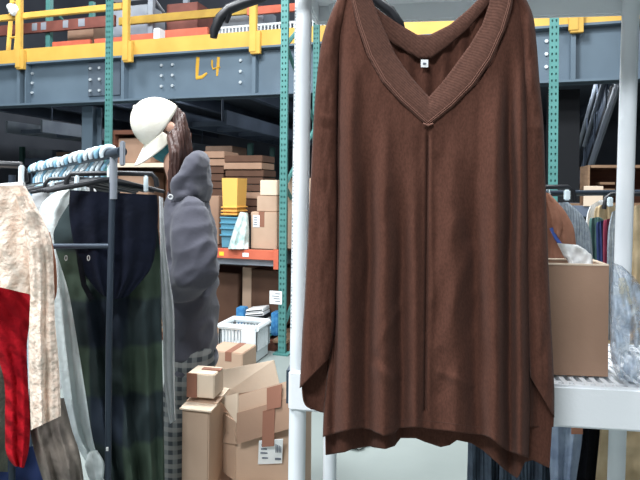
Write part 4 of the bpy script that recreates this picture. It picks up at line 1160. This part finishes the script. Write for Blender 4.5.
bm = NB()
ellip(bm, HC, (0.073, 0.092, 0.098), HX)
ellip(bm, hp(0, 0.035, -0.07), (0.055, 0.055, 0.06), HX)
chain(bm, [hp(0, 0.085, -0.01), hp(0, 0.108, -0.032)], [0.009, 0.014], 10)          # nose
for sgn in (-1, 1): ellip(bm, hp(sgn * 0.076, -0.005, -0.02), (0.012, 0.022, 0.034), HX, 12, 8)
ellip(bm, hp(0, 0.082, -0.068), (0.024, 0.012, 0.009), HX, 12, 8)
NB_ = Q(184, 186); chain(bm, [hp(0, -0.02, -0.06), Q(176, 165), NB_], [0.05, 0.05, 0.056], 16)
for (py, px, rx, ry) in ():
    pass
TOR = [(366, 191, 0.058, 0.13), (340, 191, 0.065, 0.13), (300, 190, 0.065, 0.13), (250, 189, 0.068, 0.13), (215, 188, 0.064, 0.13), (200, 187, 0.055, 0.11), (188, 185, 0.055, 0.09)]


def torso(bm, T, grow=0.0):
    rings = []
    for py, px, rx, ry in T:
        c = Q(px, py); rings.append([bm.verts.new(c + Vector(((rx + grow) * math.cos(2 * PI * j / 32), (ry + grow) * math.sin(2 * PI * j / 32), 0))) for j in range(32)])
    for i in range(len(rings) - 1):
        for j in range(32): bm.faces.new((rings[i][j], rings[i][(j + 1) % 32], rings[i + 1][(j + 1) % 32], rings[i + 1][j]))
    bm.faces.new(rings[0][::-1]); bm.faces.new(rings[-1])


torso(bm, TOR)
ARM = {}
for sg in (-1, 1):
    sh, el, wr = Q(191, 214, sg * 0.15), Q(196, 272, sg * 0.20), Q(158, 284, sg * 0.09)
    ARM[sg] = (sh, el, wr); chain(bm, [sh, sh.lerp(el, 0.5), el, el.lerp(wr, 0.5), wr], [0.046, 0.044, 0.038, 0.034, 0.026], 14)
    hd = (wr - el).normalized(); pc = wr + hd * 0.05; dn = Vector((0, 0, -1)); ac = hd.cross(dn).normalized()
    chain(bm, [wr, wr + hd * 0.035, wr + hd * 0.075], [0.026, 0.033, 0.034], 14, (1, 0.55))
    for k, (ln, off) in enumerate(((0.066, -0.028), (0.076, -0.009), (0.072, 0.009), (0.056, 0.027))):
        b0 = wr + hd * 0.07 + ac * off; b1 = b0 + hd * ln * 0.5 + dn * 0.006; b2 = b1 + hd * ln * 0.28 + dn * ln * 0.28; b3 = b2 + hd * ln * 0.05 + dn * ln * 0.3
        chain(bm, [b0, b1, b2, b3], [0.0095, 0.009, 0.008, 0.007], 8)
    t0 = wr + hd * 0.025 - ac * sg * 0.0 + ac * (-0.03); chain(bm, [t0, t0 + hd * 0.03 - ac * 0.02 + dn * 0.01, t0 + hd * 0.06 - ac * 0.02 + dn * 0.03], [0.012, 0.01, 0.008], 8)
LEG = {}
for sg in (-1, 1):
    hpj = Q(191, 362, sg * 0.085); kn = PHt(176 if sg < 0 else 194, 0.47, PZ + sg * 0.095); an = PHt(174 if sg < 0 else 199, 0.09, PZ + sg * 0.095)
    LEG[sg] = (hpj, kn, an)
    chain(bm, [hpj, hpj.lerp(kn, 0.5), kn, kn.lerp(an, 0.4), an], [0.085, 0.072, 0.054, 0.05, 0.036], 14)
    chain(bm, [an + Vector((0.02, 0, -0.045)), an + Vector((-0.09, 0, -0.055))], [0.032, 0.028], 12)
body = put('body', fuse(bm, 0.0055, 3), M['skin'], pe, True, 180)
for sg in (-1, 1):
    bm = NB(); ellip(bm, hp(sg * 0.03, 0.079, 0.0), (0.013, 0.013, 0.013), HX, 12, 8); ey = put('eye', bm, M['eye'], pe)
    bm = NB(); ellip(bm, hp(sg * 0.03, 0.089, 0.0), (0.006, 0.004, 0.006), HX, 10, 6); put('iris', bm, M['iris'], ey)
# mask
bm = NB(); rows = []
for i in range(15):
    v = i / 14; row = []
    for j in range(25):
        a = (j / 24 - 0.5) * 2.5; rr = 0.082 + 0.02 * math.exp(-(a / 0.5) ** 2) * math.sin(PI * min(1, 0.25 + v * 0.75))
        row.append(bm.verts.new(hp(rr * 0.95 * math.sin(a), 0.022 + rr * math.cos(a) * 1.02, -0.018 - 0.115 * v)))
    rows.append(row)
grid(bm, rows); mk = put('face_mask', bm, M['mask'], pe, True, 80, label='teal face mask', mods=[('SOLIDIFY', dict(thickness=0.003))])
for sg in (-1, 1):
    for c_ in (-0.03, -0.09):
        bm = NB(); tube(bm, [hp(sg * 0.072, 0.045, c_), hp(sg * 0.083, 0.01, c_ * 0.6 - 0.008), hp(sg * 0.084, -0.018, -0.02)], 0.0018, 6); put('ear_loop', bm, M['paper'], mk)
# cap
bm = NB(); rows = []; nu, nv = 40, 14
for i in range(nv + 1):
    th_ = 0.02 + (PI / 2 + 0.12) * i / nv; row = []
    for j in range(nu + 1):
        a = 2 * PI * j / nu; s_ = math.sin(th_); ridge = 1 + 0.012 * abs(math.cos(3 * a)) ** 0.5
        row.append(bm.verts.new(hp(0.086 * s_ * math.cos(a) * ridge, 0.103 * s_ * math.sin(a) * ridge, 0.012 + 0.118 * math.cos(th_) - 0.03 * min(0, math.cos(th_)))))
    rows.append(row)
grid(bm, rows); bmesh.ops.remove_doubles(bm, verts=bm.verts, dist=0.0005)
cp = put('cap', bm, M['cap'], pe, True, 60, label='cream white baseball cap', mods=[('SOLIDIFY', dict(thickness=0.003))])
bm = NB(); rows = []
for i in range(11):
    v = i / 10; row = []
    for j in range(25):
        a = (j / 24 - 0.5) * 2; x = 0.083 * math.sin(a * 1.35) / math.sin(1.35); y0 = 0.101 * math.sqrt(max(0, 1 - (x / 0.0865) ** 2))
        L_ = 0.095 * max(0, 1 - abs(a) ** 2.6) ** 0.5
        row.append(bm.verts.new(hp(x * (1 - 0.02 * v), y0 + L_ * v, 0.013 - 0.012 * v - 0.05 * (a * a) * (0.3 + 0.7 * v))))
    rows.append(row)
grid(bm, rows); put('brim', bm, M['cap'], cp, True, 60, mods=[('SOLIDIFY', dict(thickness=0.004))])
bm = NB(); ellip(bm, hp(0, 0, 0.131), (0.008, 0.008, 0.004), HX, 12, 6); put('top_button', bm, M['cap'], cp)
# hair
bm = NB()
ellip(bm, HC - f * 0.012, (0.079, 0.088, 0.098), HX, 28, 16)
nvec = sd if sd.y < 0 else -sd
rnd = random.Random(8)
for k in range(30):
    a = math.radians(-75 + 180 * k / 29)          # from the far side round the back to the near temple
    st_ = HC - f * 0.086 * math.cos(a) + nvec * 0.074 * math.sin(a) - up * 0.035
    t = k / 29
    mid = Q(188 - 14 * max(0, t - 0.25) / 0.75 + rnd.uniform(-2, 2), 150 + rnd.uniform(-4, 4), 0.06 - 0.17 * t)
    en = Q(187 - 17 * max(0, t - 0.3) / 0.7 + rnd.uniform(-2, 2), 182 + 26 * max(0, t - 0.4) + rnd.uniform(-5, 8), 0.05 - 0.17 * t)
    tube(bm, [st_, st_.lerp(mid, 0.5) + Vector((0.012 * (1 - t), 0, 0.004)), mid, mid.lerp(en, 0.5), en], [0.015, 0.017, 0.016, 0.014, 0.005], 8)
bm = fuse(bm, 0.006, 2, lambda c: 0.0025 * math.sin((c.x * 0.9 + c.y * 0.6) * 420 + 3 * noise.noise(c * 12)))
put('hair', bm, M['hair'], pe, True, 60, label='long dark brown hair')
# hoodie
bm = NB()
HT = [(366, 193, 0.083, 0.165), (356, 193, 0.082, 0.165), (348, 192.5, 0.094, 0.175), (320, 191.5, 0.102, 0.178), (290, 190.5, 0.106, 0.178), (250, 189.5, 0.106, 0.178), (220, 189, 0.100, 0.178), (203, 187, 0.085, 0.155), (190, 186, 0.068, 0.11)]
torso(bm, HT)
def hfold(c):
    d = 0.009 * noise.noise(Vector((c.x * 7, c.y * 7, c.z * 11)))
    rid = lambda v: (1 - abs(noise.noise(v)) * 2.2)
    lo = math.exp(-((c.z - 1.12) / 0.16) ** 2)
    d += (0.005 + 0.012 * lo) * rid(Vector((c.x * 6 + c.z * 5, c.y * 5, c.z * 9 - c.x * 6)))
    d += 0.005 * rid(Vector((c.x * 13 - c.z * 6, c.y * 9 + 3, c.z * 12)))
    if c.z > 1.40: d += 0.006 * rid(Vector((c.x * 11, c.y * 8 + 7, c.z * 18)))
    if c.z < 0.80: d *= 0.4
    return d - 0.006


for sg in (-1, 1):
    sh, el, wr = ARM[sg]
    chain(bm, [sh + Vector((0.0, 0, 0.0)), sh.lerp(el, 0.35), sh.lerp(el, 0.75), el + Vector((-0.01, 0, -0.012)), el.lerp(wr, 0.35) + Vector((0, 0, -0.016)), el.lerp(wr, 0.75), wr], [0.070, 0.080, 0.084, 0.086, 0.084, 0.068, 0.042], 18, (1, 0.92))
ho = put('hoodie', fuse(bm, 0.009, 4, hfold), M['hoodie'], pe, True, 180, label='grey hooded sweatshirt')
bm = NB()
hd_ = [(Q(171, 210, -0.125), 0.016), (Q(176, 198, -0.125), 0.022), (Q(180, 183, -0.12), 0.032), (Q(187, 170, -0.11), 0.034), (Q(195, 161, -0.08), 0.034), (Q(199, 160, 0.0), 0.034), (Q(196, 164, 0.07), 0.034), (Q(188, 176, 0.09), 0.03), (Q(180, 190, 0.09), 0.026)]
tube(bm, [p for p, r in hd_], [r for p, r in hd_], 14)
ellip(bm, Q(199, 164, -0.03), (0.034, 0.09, 0.036), ((0.8, 0, 0.6), (0, 1, 0), (-0.6, 0, 0.8)))
ellip(bm, Q(199, 176, 0), (0.038, 0.13, 0.075), ((0.9, 0, -0.25), (0, 1, 0), (0.25, 0, 0.9)))
ellip(bm, Q(196.5, 186, 0), (0.054, 0.150, 0.092), ((0.9, 0, 0.3), (0, 1, 0), (-0.3, 0, 0.9)))
ellip(bm, Q(190, 196, 0), (0.084, 0.165, 0.040), ((0.85, 0, 0.45), (0, 1, 0), (-0.45, 0, 0.85)))
hdo = put('hood', fuse(bm, 0.009, 3, hfold), M['hoodie'], ho, True, 180)
bm = NB(); q = Q(170.5, 197, -0.155); tube(bm, arc(q, 0.008, 0, 2 * PI, 14, (1, 0.2, 0), (0, 0, 1)), 0.003, 8); put('eyelet', bm, M['wire'], ho)
bm = NB(); ring = []
for a in range(33):
    an_ = 2 * PI * a / 32; ring.append(Q(193, 360) + Vector((0.088 * math.cos(an_), 0.170 * math.sin(an_), 0)))
tube(bm, ring, 0.012, 8, False, (1, 1.8)); put('hem_band', bm, M['hoodie'], ho)
# trousers
bm = NB()
for sg in (-1, 1):
    a, k_, n_ = LEG[sg]; chain(bm, [a, a.lerp(k_, 0.5), k_, k_.lerp(n_, 0.5), n_ + Vector((0, 0, 0.03))], [0.098, 0.086, 0.075, 0.07, 0.064], 18)
ellip(bm, Q(192, 362), (0.09, 0.15, 0.10))
put('trousers', fuse(bm, 0.010, 4, lambda c: 0.006 * noise.noise(c * 12)), M['trouser_plaid'], pe, True, 180, label='grey plaid trousers')
for sg in (-1, 1):
    an = LEG[sg][2]; bm = NB(); c = Vector((an.x - 0.045, an.y, 0.045))
    chain(bm, [c + Vector((0.085, 0, 0.004)), c + Vector((0, 0, 0.004)), c + Vector((-0.08, 0, -0.008))], [0.042, 0.043, 0.036], 14)
    sh_ = put('shoe', fuse(bm, 0.006, 3), M['shoe'], pe, True, 180)
    bm = NB(); box(bm, (c.x, c.y, 0.011), (0.25, 0.085, 0.022), None, 0.01); put('sole', bm, M['paper'], sh_)

# ================================================================== cartons beside the person
def cmat(px_l, z_l, px_r, z_r):
    a = P(px_l, 400, z_l); b = P(px_r, 400, z_r); a.z = b.z = 0
    u = (b - a).normalized(); v = Vector((-u.y, u.x, 0))
    return Matrix.Translation(a) @ Matrix((u, v, Vector((0, 0, 1)))).transposed().to_4x4(), (b - a).length


def panel(bm, mx, p, q, r, s, t=0.005):
    """thin board through four local corners"""
    pts = [mx @ Vector(x) for x in (p, q, r, s)]; n = (pts[1] - pts[0]).cross(pts[3] - pts[0]).normalized() * t / 2
    va = [bm.verts.new(x + n) for x in pts]; vb = [bm.verts.new(x - n) for x in pts]
    bm.faces.new(va); bm.faces.new(vb[::-1])
    for i in range(4): bm.faces.new((va[i], vb[i], vb[(i + 1) % 4], va[(i + 1) % 4]))


def open_box(name, label, mx, w_, d_, h0, h1, material=None, flaps=()):
    o = thing(name, label, 'box', mx @ Vector((w_ / 2, d_ / 2, h0)))
    t = 0.006; bm = NB(); hm_, hh_ = (h0 + h1) / 2, h1 - h0
    box(bm, (w_ / 2, t / 2, hm_), (w_, t, hh_), mx); box(bm, (w_ / 2, d_ - t / 2, hm_), (w_, t, hh_), mx)
    box(bm, (t / 2, d_ / 2, hm_), (t, d_ - 2 * t, hh_), mx); box(bm, (w_ - t / 2, d_ / 2, hm_), (t, d_ - 2 * t, hh_), mx)
    box(bm, (w_ / 2, d_ / 2, h0 + 0.004), (w_ - 2 * t, d_ - 2 * t, 0.008), mx); put('carton_wall', bm, material or M['card'], o, False)
    for fl in flaps:
        bm = NB(); panel(bm, mx, *fl); put('flap', bm, M['card_in'], o, False)
    return o


# lower carton carrying the big one
hA = P(250, 477, 1.93).z
mx1, w1 = cmat(216, 1.93, 294, 1.885)
open_box('cardboard_box', 'lower tan carton with flaps open under the big open carton', mx1, w1, 0.34, 0.0, hA - 0.012, M['card'],
         (((0, 0, hA - 0.012), (w1, 0, hA - 0.012), (w1 + 0.01, -0.10, hA + 0.015), (-0.01, -0.10, hA - 0.03)),))
# big open carton
mx2, w2 = cmat(236, 1.90, 295, 1.865)
hT = P(262, 443, 1.88).z; hR = P(262, 424, 1.88).z
L2 = 0.34
o2 = thing('cardboard_box', 'big open tan carton with flaps up, brown tape and white label beside the white post', 'box', mx2 @ Vector((w2 / 2, 0.15, hA)))
rotl = Matrix.Translation(Vector((0, 0, 0)))
bm = NB(); t = 0.006; dd_ = 0.30
box(bm, (w2 / 2, t / 2, (hA + hR) / 2), (w2, t, hR - hA), mx2); box(bm, (w2 / 2, dd_ - t / 2, (hA + hR) / 2), (w2, t, hR - hA), mx2)
lft = P(214, 440, 2.02); ll = mx2.inverted() @ lft
panel(bm, mx2, (0.003, 0, hA), (ll.x, ll.y, hA), (ll.x, ll.y, hR), (0.003, 0, hR), 0.006)
panel(bm, mx2, (ll.x, ll.y, hA), (ll.x + 0.02, dd_, hA), (ll.x + 0.02, dd_, hR), (ll.x, ll.y, hR), 0.006)
panel(bm, mx2, (ll.x + 0.02, dd_, hA), (w2, dd_, hA), (w2, dd_, hR), (ll.x + 0.02, dd_, hR), 0.006)
box(bm, (w2 - t / 2, dd_ / 2, (hA + hR) / 2), (t, dd_ - 2 * t, hR - hA), mx2); box(bm, (w2 / 2, dd_ / 2, hA + 0.004), (w2 - 0.02, dd_ - 0.02, 0.008), mx2)
put('carton_wall', bm, M['card'], o2, False)


def pf(px, py, z): return mx2.inverted() @ P(px, py, z)


def flap(o, pts, material, t=0.005, name='flap'):
    bm = NB(); panel(bm, Matrix.Identity(4), *[P(*p) for p in pts], t); return put(name, bm, material, o, False)


zf = lambda x: 1.90 - 0.04 * (x - 236) / 66
flap(o2, ((237, 413, zf(237) - 0.01), (295, 396, zf(295) - 0.01), (295, 427, zf(295) - 0.03), (237, 444, zf(237) - 0.03)), M['card_dark'])
fb = flap(o2, ((239, 395, zf(239) + 0.01), (295, 379, zf(295) + 0.01), (295, 406, zf(295) - 0.012), (238, 423, zf(238) - 0.012)), M['card'])
flap(o2, ((238, 395, zf(239) + 0.012), (295, 379, zf(295) + 0.012), (295, 384, zf(295) + 0.008), (238, 400, zf(239) + 0.008)), M['tape'], 0.0065, 'tape_edge')
flap(o2, ((219, 398, 1.97), (238, 393, 1.905), (238, 424, 1.888), (237, 423, 1.889)), M['card_in'])
flap(o2, ((213, 411, 2.02), (233, 413, 1.93), (236, 444, 1.885), (217, 442, 2.0)), M['card'])
flap(o2, ((216, 371, 2.16), (274, 360, 2.12), (280, 386, 2.12), (220, 397, 2.14)), M['card_in'])
flap(o2, ((267, 388, zf(267) - 0.004), (282, 384, zf(282) - 0.004), (281, 407, zf(282) - 0.022), (267, 410, zf(267) - 0.022)), M['tape'], 0.004, 'tape')
flap(o2, ((263, 411, zf(263) - 0.02), (275, 408, zf(275) - 0.02), (274, 446, zf(275) - 0.036), (262, 447, zf(263) - 0.036)), M['tape'], 0.004, 'tape')
lb = flap(o2, ((259, 441, zf(259) - 0.031), (283, 439, zf(283) - 0.031), (282, 463, zf(283) - 0.005), (258, 464, zf(259) - 0.005)), M['label'], 0.003, 'shipping_label')
bm = NB()
for k, (x, y, wd_, hg_) in enumerate(((265, 445, 7, 1.5), (264, 449, 6, 1.2), (264, 453, 7, 1.2), (265, 458, 6, 1.2), (278, 448, 6, 9), (278, 459, 6, 2))):
    for q_ in range(4 if hg_ > 5 else 1):
        zz = zf(x) - 0.031 + 0.026 * (y - 440) / 24 - 0.004
        box(bm, P(x - 2 + q_ * 1.6 if hg_ > 5 else x, y, zz), (wd_ * 0.0034 * (0.15 if hg_ > 5 else 1), 0.001, hg_ * 0.0034))
put('printing', bm, M['ink'], lb, False)

# tall carton left of it
mx3, w3 = cmat(182, 1.86, 209, 1.84)
h3 = P(195, 411, 1.85).z
o3 = thing('cardboard_box', 'tall tan carton with pale folded flaps standing before the person', 'box', mx3 @ Vector((w3 / 2, 0.1, 0)))
bm = NB(); box(bm, (w3 / 2, 0.075, h3 / 2), (w3, 0.15, h3), mx3, 0.004); put('carton_body', bm, M['card'], o3, False)
for k, (a, b, e) in enumerate(((-0.01, 0.055, 0.006), (0.04, 0.10, 0.012), (0.09, 0.155, 0.02))):
    bm = NB(); panel(bm, mx3, (-0.004, a, h3 + e), (w3 + 0.012, a, h3 + e), (w3 + 0.012, b, h3 + e + 0.004), (-0.004, b, h3 + e + 0.004), 0.005); put('flap', bm, M['card_in'] if k != 1 else M['card'], o3, False)
mx4, w4 = cmat(187, 1.90, 214, 1.88)
b4 = h3 + 0.028; h4 = P(200, 369, 1.94).z
mx4 = mx4 @ Matrix.Translation((0, 0.0, 0))
o4 = thing('cardboard_box', 'small pale carton with brown tape resting on the tall carton by the hoodie hem', 'box', mx4 @ Vector((w4 / 2, 0.06, b4)))
bm = NB(); box(bm, (w4 / 2, 0.0425, (b4 + h4) / 2), (w4, 0.085, h4 - b4), mx4, 0.003); put('carton_body', bm, M['card_in'], o4, False)
bm = NB(); box(bm, (0.018, -0.002, (b4 + h4) / 2), (0.036, 0.003, h4 - b4), mx4); box(bm, (w4 / 2 + 0.02, 0.05, h4 + 0.002), (w4 * 0.7, 0.022, 0.003), mx4); put('tape', bm, M['tape'], o4, False)

# ================================================================== right: second clothes rail behind the shelf unit
ra2, rb2 = P(478, 194, 2.25), P(690, 192, 3.0); 
c2 = thing('clothes_rail', 'dark clothes rail crowded with garments behind the white shelf unit', 'clothes rail', Vector((ra2.x, ra2.y, 0)))
bm = NB(); tube(bm, [ra2, rb2], 0.0135, 12); put('hanging_bar', bm, M['rack_steel'], c2)
for q in (ra2.lerp(rb2, 0.01), rb2):
    a = q.copy(); a.z = 0; bm = NB(); tube(bm, [a, q], 0.011, 12); put('post', bm, M['rack_steel'], c2)


def on_rail(px):
    lo, hi = 0.0, 1.0
    for _ in range(30):
        m_ = (lo + hi) / 2; q = ra2.lerp(rb2, m_)
        if CX + q.x / q.y * F < px: lo = m_
        else: hi = m_
    return ra2.lerp(rb2, lo)


def hang2(label, xl, xr, y, z, hookpx):
    o = thing('clothes_hanger', label, 'hanger', P((xl + xr) / 2, y, z))
    bm = NB(); tube(bm, [P(xl, y + 15, z), P(xl + 2, y + 4, z), P(xl + 7, y, z), P(xr - 7, y, z), P(xr - 2, y + 4, z), P(xr, y + 15, z)], 0.009, 10); put('bar', bm, M['black'], o)
    hq = on_rail(hookpx); bm = NB(); tube(bm, [P((xl + xr) / 2, y, z), hq - Vector((0, 0.02, 0.012)), hq - Vector((0, 0.018, 0)), hq + Vector((0, -0.008, 0.016)), hq + Vector((0, 0.008, 0.016)), hq + Vector((0, 0.018, 0))], 0.003, 8); put('hook', bm, M['clear'], o)
    for x in (xl + 6, xr - 8):
        bm = NB(); box(bm, P(x, y + 8, z - 0.012), (0.022, 0.014, 0.04), None, 0.004); put('clip', bm, M['clear'], o, False)
    return o


hang2('black hanger with pale clips above the rust jacket behind the carton', 520, 575, 187, 2.12, 548)
hang2('black hanger with pale clips at the right edge behind the white post', 604, 664, 194, 2.30, 632)
GAR = [  # name, label, cat, mat, left, right, z, k
    ('jacket', 'rust brown jacket with blue trim hanging behind the open carton', 'jacket', 'rust', [(540, 192), (530, 230), (526, 270), (524, 340)], [(549, 193), (568, 216), (576, 245), (578, 340)], 1.98, 0.1),
    ('knit_sweater', 'grey ribbed knit sweater with rounded shoulder next to the rust jacket', 'sweater', 'greyknit', [(556, 203), (552, 220), (552, 260), (552, 340)], [(568, 202), (584, 218), (592, 245), (596, 340)], 2.10, 0.1),
    ('shirt', 'bright white shirt on the rail between grey knit and dark shirts', 'shirt', 'paper', [(590, 206), (586, 222), (585, 270), (585, 340)], [(600, 200), (606, 206), (606, 250), (606, 340)], 2.62, 0.3),
    ('shirt', 'khaki garment on the rail just left of the white post', 'shirt', 'khaki', [(598, 206), (594, 214), (593, 260), (593, 340)], [(610, 202), (616, 210), (618, 250), (618, 340)], 2.52, 0.3),
    ('shirt', 'dull green shirt on the rail beside the grey knit', 'shirt', 'bottle', [(592, 218), (589, 224), (589, 270), (589, 340)], [(598, 217), (604, 222), (606, 250), (606, 340)], 2.42, 0.3),
    ('shirt', 'dark blue shirt on the rail left of the white post', 'shirt', 'blue_navy', [(598, 222), (596, 228), (597, 270), (597, 340)], [(604, 220), (610, 226), (612, 250), (612, 340)], 2.34, 0.3),
    ('shirt', 'maroon shirt showing as a thin strip left of the white post', 'shirt', 'maroon', [(605, 220), (603, 226), (603, 270), (603, 340)], [(611, 218), (615, 224), (616, 250), (616, 340)], 2.28, 0.3),
    ('shirt', 'pale grey striped shirt right beside and behind the white post', 'shirt', 'greyknit', [(612, 212), (608, 232), (607, 270), (607, 340)], [(620, 208), (630, 222), (632, 260), (632, 340)], 2.20, 0.3),
    ('shirt', 'khaki shirt hanging right of the white post at the frame edge', 'shirt', 'khaki', [(632, 206), (628, 222), (627, 270), (627, 340)], [(648, 204), (664, 220), (668, 260), (668, 340)], 2.12, 0.2),
    ('trousers', 'slate ribbed trousers showing below the tunic hem', 'trousers', 'slate', [(474, 205), (470, 320), (468, 440), (466, 520), (466, 580)], [(502, 205), (504, 320), (505, 440), (506, 520), (506, 580)], 2.15, 0.1),
    ('trousers', 'near black ribbed trousers at the bottom beside the pale denim', 'trousers', 'slate', [(502, 205), (500, 320), (500, 440), (498, 520), (498, 580)], [(540, 205), (546, 320), (551, 440), (552, 520), (552, 580)], 2.08, 0.1),
    ('jeans', 'pale grey blue jeans hanging below the white shelf apron', 'jeans', 'denim', [(545, 340), (546, 400), (548, 440), (551, 500), (552, 580)], [(586, 340), (584, 400), (582, 440), (574, 500), (570, 580)], 2.02, 0.1),
    ('trousers', 'black trousers between the pale jeans and the khaki trousers', 'trousers', 'navyblack', [(570, 340), (572, 400), (574, 440), (568, 500), (568, 580)], [(606, 340), (604, 400), (602, 440), (600, 500), (600, 580)], 2.16, 0.1),
    ('trousers', 'crumpled khaki trousers below the white shelf apron at right', 'trousers', 'khaki', [(596, 340), (598, 400), (600, 430), (594, 500), (594, 580)], [(660, 340), (660, 400), (660, 440), (660, 500), (660, 580)], 2.10, 0.1)]
for i, (nm, lb, ct, mm, lf, rt, z, k) in enumerate(GAR):
    bm = NB(); drape(bm, lf, rt, z, k, 0.045, [(2.1, 0.010, i * 0.37, 1.5), (4.4, 0.005, i * 0.2, 2)], 0.012 if 'crumpled' not in lb else 0.03, 10, 46, 30, 60 + i)
    o = put(nm, bm, M[mm], label=lb, cat=ct)
    if nm == 'jacket':
        bm = NB(); tube(bm, [P(551, 228, 1.95), P(556, 238, 1.945), P(566, 252, 1.945)], 0.006, 8, True, (1, 0.4)); put('trim', bm, M['bluecloth'], o, label='blue trim')
        bm = NB(); drape(bm, [(546, 198), (550, 214), (554, 232)], [(556, 206), (562, 222), (560, 238)], 1.945, 0, 0.012, [(1, 0.003, 0, 1)], 0.004, 10, 16, 10, 90); put('collar', bm, M['rust'], o)
    if nm == 'jeans':
        bm = NB(); box(bm, P(577, 431, 1.985), (0.04, 0.003, 0.022)); put('patch', bm, M['rust'], o, False, label='rust brown patch')
